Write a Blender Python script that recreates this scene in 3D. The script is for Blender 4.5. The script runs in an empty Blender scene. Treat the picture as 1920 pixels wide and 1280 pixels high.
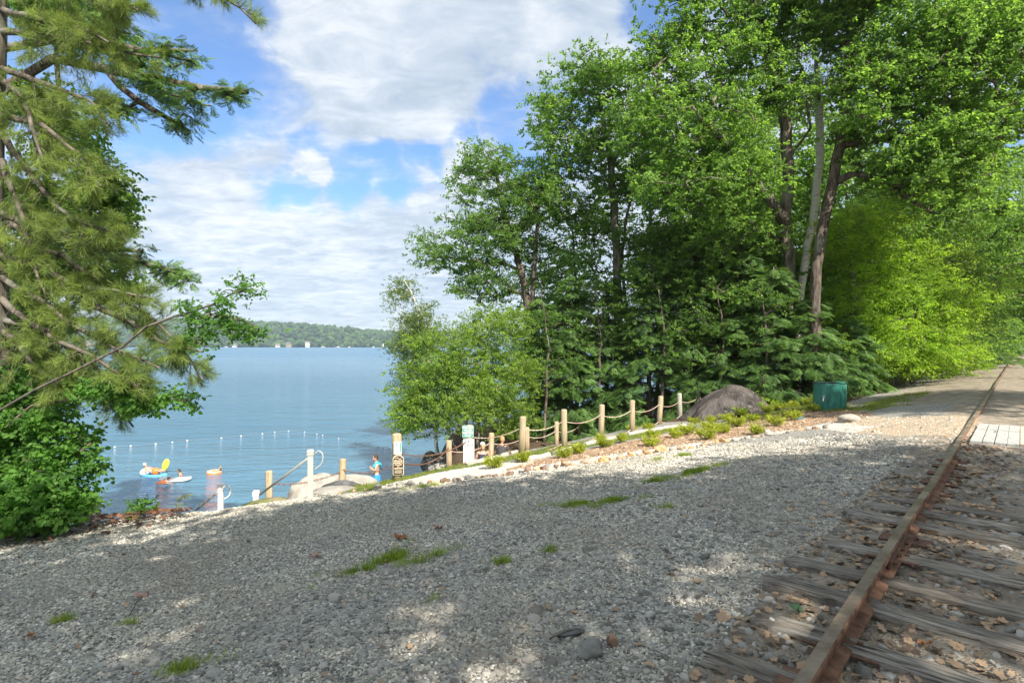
import bpy, bmesh, math, random
import numpy as np
from mathutils import Vector, Matrix, noise as mnoise
R = math.radians
random.seed(7)
rng = np.random.default_rng(7)

# ------------------------------------------------------------------ camera, sky, sun
SC = bpy.context.scene
COL = SC.collection
CAM_Z = 1.6
F = 1920 * 20 / 36
HOR = 645.0                                   # eye level in the photograph (of 1280)
cam_d = bpy.data.cameras.new('camera'); cam = bpy.data.objects.new('camera', cam_d); COL.objects.link(cam)
cam.location = (0, 0, CAM_Z); cam.rotation_euler = (R(90), 0, 0)
cam_d.lens = 20; cam_d.sensor_width = 36; cam_d.clip_end = 9000; cam_d.clip_start = 0.05
cam_d.shift_y = (HOR - 640) / 1920
SC.camera = cam

SUN_DIR = Vector((0.45, -0.89, 0)).normalized()          # horizontal direction towards the sun
SUN_EL = R(43)
sun_vec = Vector((SUN_DIR.x * math.cos(SUN_EL), SUN_DIR.y * math.cos(SUN_EL), math.sin(SUN_EL)))
sd = bpy.data.lights.new('sun', 'SUN'); sd.energy = 3.9; sd.angle = R(0.53); sd.color = (1.0, 0.93, 0.82)
so = bpy.data.objects.new('sun', sd); COL.objects.link(so)
so.rotation_euler = sun_vec.to_track_quat('Z', 'Y').to_euler()

SC.view_settings.view_transform = 'Standard'; SC.view_settings.look = 'None'
SC.view_settings.gamma = 1; SC.view_settings.use_curve_mapping = False
SC.view_settings.exposure = 1.36
SC.cycles.max_bounces = 9; SC.cycles.diffuse_bounces = 6; SC.cycles.transmission_bounces = 6
SC.cycles.transparent_max_bounces = 6; SC.cycles.volume_bounces = 1
SC.cycles.use_adaptive_sampling = True
SC.render.use_persistent_data = False


class NT:
    """small node-tree writer"""
    def __init__(s, tree):
        s.t = tree; s.n = tree.nodes; s.l = tree.links; s.n.clear()
    def N(s, typ, inp=None, **props):
        nd = s.n.new(typ)
        for k, v in props.items(): setattr(nd, k, v)
        for k, v in (inp or {}).items():
            if isinstance(v, bpy.types.NodeSocket): s.l.new(v, nd.inputs[k])
            else: nd.inputs[k].default_value = v
        return nd
    def math(s, op, a, b=None, c=None, clamp=False):
        d = {0: a}
        if b is not None: d[1] = b
        if c is not None: d[2] = c
        return s.N('ShaderNodeMath', d, operation=op, use_clamp=clamp).outputs[0]
    def vmath(s, op, a, b=None, out=0):
        d = {0: a}
        if b is not None: d[1] = b
        return s.N('ShaderNodeVectorMath', d, operation=op).outputs[out]
    def mix(s, f, a, b, blend='MIX'):
        nd = s.n.new('ShaderNodeMix'); nd.data_type = 'RGBA'; nd.blend_type = blend
        for i, v in ((0, f), (6, a), (7, b)):
            if isinstance(v, bpy.types.NodeSocket): s.l.new(v, nd.inputs[i])
            else:
                if i and len(v) == 3: v = (*v, 1)
                nd.inputs[i].default_value = v
        return nd.outputs[2]
    def noise(s, vec, scale, detail=4, rough=.55, dist=0.0, out=0):
        nd = s.N('ShaderNodeTexNoise', {'Scale': scale, 'Detail': detail, 'Roughness': rough, 'Distortion': dist})
        if vec is not None: s.l.new(vec, nd.inputs['Vector'])
        return nd.outputs[out]
    def maprange(s, v, a, b, c=0.0, d=1.0, smooth=True):
        nd = s.N('ShaderNodeMapRange', {0: v, 1: a, 2: b, 3: c, 4: d})
        nd.interpolation_type = 'SMOOTHSTEP' if smooth else 'LINEAR'
        return nd.outputs[0]
    def ramp(s, v, stops, interp='LINEAR'):
        nd = s.N('ShaderNodeValToRGB', {0: v}); cr = nd.color_ramp; cr.interpolation = interp
        while len(cr.elements) < len(stops): cr.elements.new(.5)
        for e, (p, c) in zip(cr.elements, stops):
            e.position = p; e.color = (*c, 1) if len(c) == 3 else c
        return nd.outputs[0]
    def bump(s, h, strength=.5, dist=.02):
        return s.N('ShaderNodeBump', {'Height': h, 'Strength': strength, 'Distance': dist}).outputs[0]


def ray(px, py):
    return Vector(((px - 960) / F, 1.0, -(py - HOR) / F))

# ---- world: Nishita sky with broken cloud cover
W = bpy.data.worlds.new('World'); SC.world = W; W.use_nodes = True
t = NT(W.node_tree)
sky = t.N('ShaderNodeTexSky'); sky.sky_type = 'NISHITA'; sky.sun_disc = False
sky.sun_elevation = SUN_EL; sky.sun_rotation = math.atan2(SUN_DIR.x, SUN_DIR.y)
sky.air_density = 1.0; sky.dust_density = 0.6; sky.ozone_density = 2.0
tc = t.N('ShaderNodeTexCoord').outputs['Generated']
dirn = t.vmath('NORMALIZE', tc)
sx = t.N('ShaderNodeSeparateXYZ', {0: dirn})
den = t.math('ADD', t.math('MAXIMUM', sx.outputs[2], 0.0), 0.16)
plane = t.N('ShaderNodeCombineXYZ', {0: t.math('DIVIDE', sx.outputs[0], den), 1: t.math('DIVIDE', sx.outputs[1], den), 2: 0.0}).outputs[0]
stretch = t.vmath('MULTIPLY', plane, (1.0, 1.35, 1.0))
n1 = t.noise(t.vmath('ADD', stretch, (3.1, 1.7, 0)), 1.35, 9, .58, .35)
n2 = t.noise(t.vmath('ADD', stretch, (9.0, 4.0, 2)), 6.0, 6, .62, .5)
cover = t.math('ADD', t.math('MULTIPLY', n1, 0.8), t.math('MULTIPLY', n2, 0.26))
wob = t.vmath('MULTIPLY', t.vmath('SUBTRACT', t.noise(dirn, 7.0, 5, .6, 0, 1), (.5, .5, .5)), (.16, .16, .16))
wd = t.vmath('ADD', dirn, wob)
holes = None
for px, py, rr, amt in ((400, 10, .19, .42), (260, 120, .20, .40), (330, 215, .10, .25), (560, 20, .09, .3), (120, 60, .22, .34),
                        (480, 330, .055, .30), (555, 360, .07, .42), (640, 350, .075, .46), (600, 310, .06, .3), (715, 335, .07, .42),
                        (790, 300, .06, .36), (870, 272, .06, .40), (960, 250, .08, .34), (1080, 240, .10, .25), (340, 290, .05, .2),
                        (1240, 20, .07, .3), (1700, 150, .3, .22)):
    c = ray(px, py).normalized()
    dd = t.vmath('DISTANCE', wd, tuple(c), out=1)
    g = t.maprange(dd, rr * .25, rr * 1.25, amt, 0.0)
    holes = g if holes is None else t.math('MAXIMUM', holes, g)
puffs = None
for px, py, rr, amt in ((590, 80, .075, .30), (640, 110, .08, .3), (680, 60, .06, .2), (592, 327, .036, .42), (560, 326, .02, .3), (860, 302, .05, .35), (610, 430, .12, .2), (440, 380, .1, .15), (800, 330, .03, .2)):
    c = ray(px, py).normalized()
    dd = t.vmath('DISTANCE', wd, tuple(c), out=1)
    g = t.maprange(dd, rr * .25, rr * 1.25, amt, 0.0)
    puffs = g if puffs is None else t.math('MAXIMUM', puffs, g)
cover = t.math('ADD', t.math('SUBTRACT', t.math('ADD', cover, .175), holes), puffs)
mask = t.maprange(cover, .34, .64)
mask = t.math('MULTIPLY', mask, .93)
thin = t.maprange(sx.outputs[2], .0, .2, .35, 0.0)
mask = t.math('MAXIMUM', mask, thin)
shade = t.math('ADD', t.math('MULTIPLY', t.noise(t.vmath('ADD', stretch, (1.0, 8.0, 5)), 2.3, 7, .6, .4), 0.55), t.math('MULTIPLY', n2, .6))
shade = t.math('ADD', shade, t.math('MULTIPLY', puffs, .35))
ccol = t.ramp(shade, [(.33, (.165, .21, .265)), (.55, (.26, .295, .335)), (.8, (.43, .44, .45))])
skyc = t.vmath('SCALE', sky.outputs[0]); t.n[-1].inputs['Scale'].default_value = 0.125
skyc = t.mix(1.0, skyc, (.39, .54, .70), 'MULTIPLY')
skyc = t.mix(.05, skyc, (.45, .52, .60))
col = t.mix(mask, skyc, ccol)
bg = t.N('ShaderNodeBackground', {'Color': col, 'Strength': 1.0})
t.l.new(bg.outputs[0], t.N('ShaderNodeOutputWorld').inputs[0])


# ------------------------------------------------------------------ helpers
def link(name, me, mat=None, parent=None, **kw):
    o = bpy.data.objects.new(name, me); COL.objects.link(o)
    if mat is not None and me is not None and len(me.materials) == 0: me.materials.append(mat)
    if parent is not None: o.parent = parent
    for k, v in kw.items(): o[k] = v
    return o

def tag(o, label=None, cat=None, group=None, kind=None):
    if label: o['label'] = label
    if cat: o['category'] = cat
    if group: o['group'] = group
    if kind: o['kind'] = kind
    return o

def thing(name, label, cat, loc=(0, 0, 0), rz=0.0, group=None):
    o = bpy.data.objects.new(name, None); COL.objects.link(o)
    o.location = loc; o.rotation_euler = (0, 0, rz); o.empty_display_size = .2
    return tag(o, label, cat, group)

def mesh_np(name, V, Fc, smooth=False):
    me = bpy.data.meshes.new(name)
    me.from_pydata([tuple(v) for v in V], [], [tuple(f) for f in Fc])
    if smooth:
        me.polygons.foreach_set('use_smooth', [True] * len(me.polygons))
    me.update()
    return me

class MB:
    """collects simple shapes into one mesh"""
    def __init__(s): s.V = []; s.F = []
    def add(s, V, Fc):
        n = len(s.V); s.V += [tuple(v) for v in V]; s.F += [tuple(i + n for i in f) for f in Fc]; return s
    def box(s, c, size, rz=0, rx=0, ry=0, taper=1.0, jit=0):
        M = Matrix.Rotation(rz, 3, 'Z') @ Matrix.Rotation(ry, 3, 'Y') @ Matrix.Rotation(rx, 3, 'X')
        V = []
        for z in (-.5, .5):
            k = taper if z > 0 else 1
            for x, y in ((-.5, -.5), (.5, -.5), (.5, .5), (-.5, .5)):
                p = Vector((x * size[0] * k, y * size[1] * k, z * size[2]))
                if jit: p += Vector((random.uniform(-jit, jit), random.uniform(-jit, jit), random.uniform(-jit, jit)))
                V.append(M @ p + Vector(c))
        return s.add(V, [(0, 3, 2, 1), (4, 5, 6, 7), (0, 1, 5, 4), (1, 2, 6, 5), (2, 3, 7, 6), (3, 0, 4, 7)])
    def tube(s, pts, rad, n=8, cap=True, flat=None):
        pts = [Vector(p) for p in pts]
        if not hasattr(rad, '__len__'): rad = [rad] * len(pts)
        V = []; Fc = []
        up = Vector((0, 0, 1)); prev = None
        for i, p in enumerate(pts):
            d = (pts[min(i + 1, len(pts) - 1)] - pts[max(i - 1, 0)])
            if d.length < 1e-9: d = Vector((0, 0, 1))
            d.normalize()
            if prev is None:
                a = d.cross(up)
                if a.length < .05: a = d.cross(Vector((1, 0, 0)))
            else: a = prev - d * prev.dot(d)
            a.normalize(); b = d.cross(a); prev = a
            fl = flat[i] if flat else 1.0
            for k in range(n):
                th = 2 * math.pi * k / n
                V.append(p + (a * math.cos(th) + b * math.sin(th) * fl) * rad[i])
        for i in range(len(pts) - 1):
            for k in range(n):
                k2 = (k + 1) % n
                Fc.append((i * n + k, i * n + k2, (i + 1) * n + k2, (i + 1) * n + k))
        if cap:
            Fc.append(tuple(range(n - 1, -1, -1))); Fc.append(tuple((len(pts) - 1) * n + k for k in range(n)))
        return s.add(V, Fc)
    def lathe(s, prof, c=(0, 0, 0), n=20, sx=1, sy=1):
        V = []; Fc = []
        for r, z in prof:
            for k in range(n):
                th = 2 * math.pi * k / n
                V.append((c[0] + r * math.cos(th) * sx, c[1] + r * math.sin(th) * sy, c[2] + z))
        for i in range(len(prof) - 1):
            for k in range(n):
                k2 = (k + 1) % n
                Fc.append((i * n + k, i * n + k2, (i + 1) * n + k2, (i + 1) * n + k))
        if prof[0][0] > 1e-4: Fc.append(tuple(range(n - 1, -1, -1)))
        if prof[-1][0] > 1e-4: Fc.append(tuple((len(prof) - 1) * n + k for k in range(n)))
        return s.add(V, Fc)
    def ellipsoid(s, c, r, n=14, m=8, M=None):
        V = []; Fc = []
        M = M or Matrix.Identity(3)
        for i in range(m + 1):
            ph = math.pi * i / m
            for k in range(n):
                th = 2 * math.pi * k / n
                V.append(M @ Vector((r[0] * math.sin(ph) * math.cos(th), r[1] * math.sin(ph) * math.sin(th), r[2] * math.cos(ph))) + Vector(c))
        for i in range(m):
            for k in range(n):
                k2 = (k + 1) % n
                Fc.append((i * n + k, (i + 1) * n + k, (i + 1) * n + k2, i * n + k2))
        return s.add(V, Fc)
    def mesh(s, name, smooth=False, merge=False, bevel=0):
        me = mesh_np(name, s.V, s.F, smooth)
        if merge or bevel:
            bm = bmesh.new(); bm.from_mesh(me)
            if merge: bmesh.ops.remove_doubles(bm, verts=bm.verts, dist=1e-5)
            if bevel: bmesh.ops.bevel(bm, geom=list(bm.edges), offset=bevel, segments=1, affect='EDGES')
            bm.to_mesh(me); bm.free()
            if smooth: me.polygons.foreach_set('use_smooth', [True] * len(me.polygons))
        return me
    def build(s, name, mat, parent=None, smooth=False, merge=False, bevel=0, **kw):
        return link(name, s.mesh(name, smooth, merge, bevel), mat, parent, **kw)

MATS = {}
def mat(name, fn):
    if name in MATS: return MATS[name]
    m = bpy.data.materials.new(name); m.use_nodes = True
    t = NT(m.node_tree)
    out = t.N('ShaderNodeOutputMaterial')
    sh = fn(t)
    t.l.new(sh, out.inputs[0]); MATS[name] = m
    return m
def pbr(t, col, rough=.7, normal=None, spec=.3, metal=0.0, **kw):
    d = {'Base Color': col if isinstance(col, bpy.types.NodeSocket) else (*col, 1), 'Roughness': rough, 'Metallic': metal, 'Specular IOR Level': spec}
    if normal is not None: d['Normal'] = normal
    d.update(kw)
    return t.N('ShaderNodeBsdfPrincipled', d).outputs[0]
def objc(t): return t.N('ShaderNodeTexCoord').outputs['Object']
def posn(t): return t.N('ShaderNodeNewGeometry').outputs['Position']
def simple(name, col, rough=.6, var=.18, scale=12, bump=.15, dist=.01, metal=0.0, spec=.3):
    def fn(t):
        p = objc(t); n = t.noise(p, scale, 5, .6); n2 = t.noise(p, scale * .23, 3, .5)
        c = t.mix(t.maprange(n, .3, .7), tuple(x * (1 - var) for x in col), tuple(min(1, x * (1 + var)) for x in col))
        c = t.mix(t.math('MULTIPLY', t.maprange(n2, .45, .7), var), c, (.05, .045, .035))
        return pbr(t, c, rough, t.bump(n, bump, dist), spec, metal)
    return mat(name, fn)

# ------------------------------------------------------------------ terrain
P0 = np.array([1.28, 2.52]); TD = np.array([0.6673, 0.7448]); TN = np.array([-0.7448, 0.6673])
WATER = -4.6
def UV(x, y):
    dx = x - P0[0]; dy = y - P0[1]
    return dx * TN[0] + dy * TN[1], dx * TD[0] + dy * TD[1]
def XY(u, v): return P0[0] + TN[0] * u + TD[0] * v, P0[1] + TN[1] * u + TD[1] * v
def sstep(a, b, x):
    k = np.clip((x - a) / (b - a), 0, 1); return k * k * (3 - 2 * k)
def wav(x, y, s, ph):
    return (np.sin(x * s + ph) * np.cos(y * s * 1.13 - ph * 1.7) + .6 * np.sin(x * s * 2.1 - y * s * 1.7 + ph * 2.3) + .4 * np.cos(x * s * 3.9 + y * s * 4.3 + ph)) / 2
def tz(x, y):
    x = np.asarray(x, float); y = np.asarray(y, float)
    u, v = UV(x, y)
    u1 = np.interp(v, [-30, -1.3, .6, 1.1, 2.4, 3.6, 4.5, 5.5, 8, 9.5, 19, 60], [13, 12.5, 10.6, 9.4, 8.8, 8.9, 9.1, 9.4, 9.6, 9.3, 9.7, 10])
    q = sstep(-1.4, .5, x + .115 * y)
    q = np.where(v < 7, q * sstep(4.5, 7, v), q)
    uc = np.maximum(u - .35, 0)
    uc = uc * uc / (uc + .2)
    um = np.minimum(u, u1)
    top = -.14 * np.minimum(uc, np.maximum(u1 - .35, .5)) - .2 * np.maximum(um - 8.7, 0) * sstep(3, 4.5, v) - .068 * sstep(2.6, 1.9, np.abs(u + .75)) * sstep(6, 5, v - 2)
    zb = -5.6 + q * 2.85
    w = 5.6 - 1.8 * q
    z = top + (zb - top) * sstep(0, 1, (u - u1) / w)
    # the terrace ends at the shore
    z = z + np.where(q > 0, (-5.8 - zb) * q * sstep(0, 1, (u - 20.5) / 3.5), 0)
    z = np.where(u > 18, np.minimum(z, z), z) - 2.5 * sstep(24, 60, u)
    # bank on the far side of the track
    z = z + .16 * np.maximum(-u - 3.6, 0) * sstep(3.6, 6, -u)
    z = z + wav(x, y, 1.1, .4) * .022 * sstep(.3, 2.5, np.abs(u + .75) - .8) + wav(x, y, 4.1, 1.9) * (.007 + .010 * sstep(2.4, 1.6, np.abs(u + .75)))
    # worn ruts and the low rise round the crossing
    z = z + .055 * np.exp(-(((v - 10.2) / 1.6) ** 2)) * sstep(3.5, .3, np.abs(u - .3))
    far = sstep(250, 900, y) * sstep(60, 300, u)
    return z - 3 * far

_TT = np.concatenate([np.arange(1.5, 60, .02), np.arange(60, 260, .5)])
def at(px, py):
    """where the line of sight through a photo point meets the ground"""
    r = ray(px, py); x = r.x * _TT; y = _TT; z = CAM_Z + r.z * _TT
    g = tz(x, y); i = int(np.argmax(z <= g))
    if z[i] > g[i]: i = len(_TT) - 1
    return Vector((x[i], y[i], g[i]))
def atd(px, py, d):
    r = ray(px, py); return Vector((r.x * d, d, CAM_Z + r.z * d))
def atw(px, py, z=WATER):
    r = ray(px, py); k = (z - CAM_Z) / r.z; return Vector((r.x * k, k, z))
def ground(x, y): return float(tz(x, y))

def poly_w(pts):
    return np.array([[p.x, p.y] for p in (at(a, b) for a, b in pts)])
def inpoly(x, y, P):
    """signed distance (positive inside) to a polygon"""
    inside = np.zeros(x.shape, bool); dmin = np.full(x.shape, 1e9)
    n = len(P)
    for i in range(n):
        x1, y1 = P[i]; x2, y2 = P[(i + 1) % n]
        c = ((y1 > y) != (y2 > y))
        with np.errstate(divide='ignore', invalid='ignore'):
            xi = (x2 - x1) * (y - y1) / (y2 - y1 + 1e-12) + x1
        inside ^= (c & (x < xi))
        L2 = (x2 - x1) ** 2 + (y2 - y1) ** 2 + 1e-12
        k = np.clip(((x - x1) * (x2 - x1) + (y - y1) * (y2 - y1)) / L2, 0, 1)
        dmin = np.minimum(dmin, np.hypot(x - x1 - k * (x2 - x1), y - y1 - k * (y2 - y1)))
    return np.where(inside, dmin, -dmin)

EDGE = [(640, 926), (700, 916), (745, 910), (820, 906), (914, 893), (957, 890), (1029, 878), (1075, 872), (1120, 867), (1198, 853), (1277, 843), (1361, 828), (1460, 815), (1516, 805), (1560, 803)]
P_path = poly_w([(722, 909), (745, 903), (800, 892), (860, 880), (905, 872), (965, 866), (1000, 862), (1000, 870), (958, 876), (935, 885), (1010, 874), (1090, 862), (1200, 845), (1290, 832), (1400, 818), (1510, 801), (1560, 790), (1600, 795), (1640, 800)] + [(1600, 812), (1560, 806)] + EDGE[::-1][1:-1])
P_mulch = poly_w([(935, 884), (960, 876), (1000, 864), (1040, 856), (1090, 845), (1150, 834), (1210, 822), (1290, 806), (1350, 800), (1440, 780), (1520, 768), (1590, 768), (1640, 775), (1600, 790), (1540, 792), (1510, 800), (1400, 817), (1290, 831), (1200, 844), (1090, 861), (1010, 873)])
P_dirt = poly_w([(1560, 792), (1600, 778), (1660, 783), (1720, 780), (1830, 781), (1835, 795), (1815, 822), (1795, 818), (1700, 818), (1640, 812), (1580, 810)])
P_lawn = poly_w([(640, 925), (660, 916), (700, 903), (745, 898), (800, 882), (870, 872), (905, 866), (965, 852), (1030, 838), (1100, 826), (1200, 812), (1290, 797), (1290, 803), (1200, 820), (1100, 838), (1040, 852), (968, 862), (900, 872), (850, 880), (790, 892), (745, 903), (715, 912), (690, 920)])
P_lawn2 = poly_w([(1440, 765), (1480, 752), (1530, 748), (1600, 762), (1700, 740), (1740, 735), (1700, 760), (1640, 770), (1590, 772), (1530, 772), (1480, 785), (1400, 800), (1330, 805), (1300, 800), (1380, 785)])

def grid_axis(lo, hi, step, far_lo, far_hi, g=1.13):
    a = list(np.arange(lo, hi + 1e-6, step)); s = step
    while a[-1] < far_hi: s *= g; a.append(a[-1] + s)
    s = step; b = [lo]
    while b[-1] > far_lo: s *= g; b.append(b[-1] - s)
    return np.array(b[:0:-1] + a)
gx = grid_axis(-12, 13, .11, -2600, 3200); gy = grid_axis(-3, 27, .11, -300, 3400)
GX, GY = np.meshgrid(gx, gy); GZ = tz(GX, GY)
nx, ny = len(gx), len(gy)
Vt = np.stack([GX.ravel(), GY.ravel(), GZ.ravel()], 1)
me = bpy.data.meshes.new('ground'); me.vertices.add(len(Vt)); me.vertices.foreach_set('co', Vt.ravel())
ii, jj = np.meshgrid(np.arange(nx - 1), np.arange(ny - 1)); a0 = (jj * nx + ii).ravel()
quads = np.stack([a0, a0 + 1, a0 + nx + 1, a0 + nx], 1).astype(np.int32)
me.loops.add(quads.size); me.loops.foreach_set('vertex_index', quads.ravel())
me.polygons.add(len(quads)); me.polygons.foreach_set('loop_start', np.arange(0, quads.size, 4, dtype=np.int32))
me.polygons.foreach_set('use_smooth', np.ones(len(quads), bool)); me.update(calc_edges=True)
fx, fy = GX.ravel(), GY.ravel(); fu, fv = UV(fx, fy)
near = (np.abs(fx) < 30) & (fy > 0) & (fy < 60)
def zone(P, soft=.12):
    w = np.zeros(len(fx)); w[near] = sstep(-soft, soft, inpoly(fx[near], fy[near], P)); return w
w_path = zone(P_path, .1); w_mulch = zone(P_mulch, .1); w_dirt = zone(P_dirt, .45)
w_lawn = np.maximum(zone(P_lawn, .2), zone(P_lawn2, .5) * .55)
w_track = sstep(1.3, .5, np.abs(fu + .75) - .5) * .9
w_track = np.maximum(w_track, sstep(13, 20, fv) * sstep(5, 1, fu) * .8)
u1v = np.interp(fv, [-30, -1.3, .6, 1.1, 2.4, 3.6, 4.5, 5.5, 8, 9.5, 19, 60], [13, 12.5, 10.6, 9.4, 8.8, 8.9, 9.1, 9.4, 9.6, 9.3, 9.7, 10])
w_sand = sstep(0.1, 1.2, fu - u1v)
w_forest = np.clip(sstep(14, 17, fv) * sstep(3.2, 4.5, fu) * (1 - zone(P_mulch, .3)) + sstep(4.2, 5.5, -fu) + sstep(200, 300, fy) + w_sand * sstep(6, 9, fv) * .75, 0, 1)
for nm, cols in (('zone_a', (w_path, w_mulch, w_dirt, w_lawn)), ('zone_b', (w_track, w_sand, w_forest, np.ones(len(fx))))):
    at_ = me.color_attributes.new(nm, 'FLOAT_COLOR', 'POINT')
    at_.data.foreach_set('color', np.stack(cols, 1).astype(np.float32).ravel())

def f_ground(t):
    p = posn(t)
    za = t.N('ShaderNodeAttribute', attribute_name='zone_a'); zb = t.N('ShaderNodeAttribute', attribute_name='zone_b')
    sa = t.N('ShaderNodeSeparateColor', {0: za.outputs[0]}); sb = t.N('ShaderNodeSeparateColor', {0: zb.outputs[0]})
    big = t.noise(p, .55, 4, .55); mid = t.noise(p, 3.1, 5, .6); fine = t.noise(p, 38, 5, .65)
    edge = t.math('MULTIPLY', t.math('SUBTRACT', mid, .5), 1.1)
    def w(s): return t.maprange(t.math('ADD', s, edge), .36, .62)
    v1 = t.N('ShaderNodeTexVoronoi', {'Vector': p, 'Scale': 52.0}); v2 = t.N('ShaderNodeTexVoronoi', {'Vector': p, 'Scale': 31.0})
    pick = t.N('ShaderNodeSeparateColor', {0: v1.outputs['Color']}).outputs[0]
    pick2 = t.N('ShaderNodeSeparateColor', {0: v2.outputs['Color']}).outputs[1]
    gpick = t.math('ADD', t.math('MULTIPLY', pick, .55), t.math('MULTIPLY', pick2, .45))
    grav = t.ramp(gpick, [(.15, (.10, .10, .10)), (.35, (.26, .26, .25)), (.5, (.36, .335, .285)), (.68, (.37, .375, .35)), (.9, (.60, .56, .49))])
    soil = t.mix(t.maprange(mid, .3, .7), (.20, .17, .13), (.33, .29, .23))
    c = t.mix(t.maprange(big, .42, .68, 0, .45), grav, soil)
    track = t.mix(t.maprange(mid, .35, .65), (.20, .16, .115), (.38, .315, .235)); track = t.mix(t.math('MULTIPLY', pick, .35), track, (.42, .40, .37))
    sand = t.mix(t.maprange(mid, .3, .7), (.40, .345, .27), (.30, .26, .205)); sand = t.mix(t.math('MULTIPLY', fine, .5), sand, (.2, .17, .13))
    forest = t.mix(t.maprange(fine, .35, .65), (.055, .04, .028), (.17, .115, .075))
    pathc = t.mix(t.math('MULTIPLY', gpick, .8), (.70, .63, .53), (.34, .31, .27))
    mulch = t.mix(t.maprange(fine, .33, .66), (.27, .18, .115), (.48, .355, .245)); mulch = t.mix(t.maprange(pick2, .75, 1), mulch, (.6, .45, .3))
    dirt = t.mix(t.maprange(fine, .3, .7), (.40, .31, .215), (.58, .46, .33)); dirt = t.mix(t.maprange(mid, .55, .75, 0, .5), dirt, (.45, .27, .18))
    lawn = t.mix(t.maprange(fine, .3, .7), (.09, .15, .035), (.20, .25, .06)); lawn = t.mix(t.maprange(mid, .5, .7, 0, .6), lawn, (.27, .2, .12))
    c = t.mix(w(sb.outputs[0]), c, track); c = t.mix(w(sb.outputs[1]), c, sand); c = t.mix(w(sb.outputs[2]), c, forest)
    c = t.mix(w(za.outputs['Alpha']), c, lawn); c = t.mix(w(sa.outputs[2]), c, dirt)
    c = t.mix(w(sa.outputs[0]), c, pathc); c = t.mix(w(sa.outputs[1]), c, mulch)
    h = t.math('ADD', t.math('MULTIPLY', v1.outputs['Distance'], -1.2), t.math('MULTIPLY', fine, .7))
    h = t.math('ADD', h, t.math('MULTIPLY', v2.outputs['Distance'], -1.0))
    return pbr(t, c, .92, t.bump(h, .75, .022), .15)
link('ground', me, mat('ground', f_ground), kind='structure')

# ------------------------------------------------------------------ lake
def f_water(t):
    p = posn(t)
    s = t.N('ShaderNodeSeparateXYZ', {0: p})
    d = s.outputs[1]
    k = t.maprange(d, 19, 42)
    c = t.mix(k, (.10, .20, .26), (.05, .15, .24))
    big = t.noise(t.vmath('MULTIPLY', p, (.012, .05, 1)), 1.0, 4, .55)
    c = t.mix(t.maprange(big, .35, .7), c, (.07, .18, .27))
    q1 = t.vmath('MULTIPLY', p, (.55, 1.5, 1)); q2 = t.vmath('MULTIPLY', p, (.14, .42, 1)); q3 = t.vmath('MULTIPLY', p, (2.2, 5.0, 1))
    h = t.math('ADD', t.math('MULTIPLY', t.noise(q1, 1.0, 4, .6, .5), .55), t.math('MULTIPLY', t.noise(q2, 1.0, 4, .55, .4), 1.0))
    h = t.math('ADD', h, t.math('MULTIPLY', t.noise(q3, 1.0, 3, .6, .2), .18))
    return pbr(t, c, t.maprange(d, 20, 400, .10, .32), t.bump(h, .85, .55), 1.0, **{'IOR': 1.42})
wm = MB()
n = 60
us = np.linspace(-1, 1, 40)
wx = grid_axis(-40, 60, 4, -2600, 3200, 1.25); wy = grid_axis(10, 120, 4, 9, 2400, 1.25)
WV = [(x, y, WATER) for y in wy for x in wx]; nW = len(wx)
WF = [(j * nW + i, j * nW + i + 1, (j + 1) * nW + i + 1, (j + 1) * nW + i) for j in range(len(wy) - 1) for i in range(nW - 1)]
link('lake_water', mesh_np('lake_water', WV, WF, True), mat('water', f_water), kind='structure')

# ------------------------------------------------------------------ far hill, its wood, houses, boats
def hill_h(x):
    px = 960 + x / 1500 * F
    py = np.interp(px, [-300, 0, 250, 420, 480, 540, 640, 735, 900, 1300, 1800, 2400], [606, 596, 597, 601, 605, 606, 614, 622, 628, 622, 612, 606])
    return CAM_Z + (HOR - py) / F * 1500
hx = np.linspace(-2400, 2600, 150); hy = np.linspace(1130, 2100, 26)
HV = []; 
for y in hy:
    for x in hx:
        k = (y - 1130) / 370
        top = hill_h(x * 1500 / max(y, 1500)) - WATER - 9
        z = WATER + 1.0 + top * (math.sin(min(k, 1) * math.pi / 2) ** 1.15) * (1 if k < 1 else (y / 1500) * (1 - .12 * (k - 1)))
        z += 3.5 * mnoise.noise(Vector((x * .006, y * .008, 3.0)))
        HV.append((x, y, z if y > 1131 else WATER - 2))
nh = len(hx)
HF = [(j * nh + i, j * nh + i + 1, (j + 1) * nh + i + 1, (j + 1) * nh + i) for j in range(len(hy) - 1) for i in range(nh - 1)]
link('far_hill', mesh_np('far_hill', HV, HF, True), simple('hill_floor', (.035, .05, .02), .9, .3, .03, 0), kind='structure')

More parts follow.
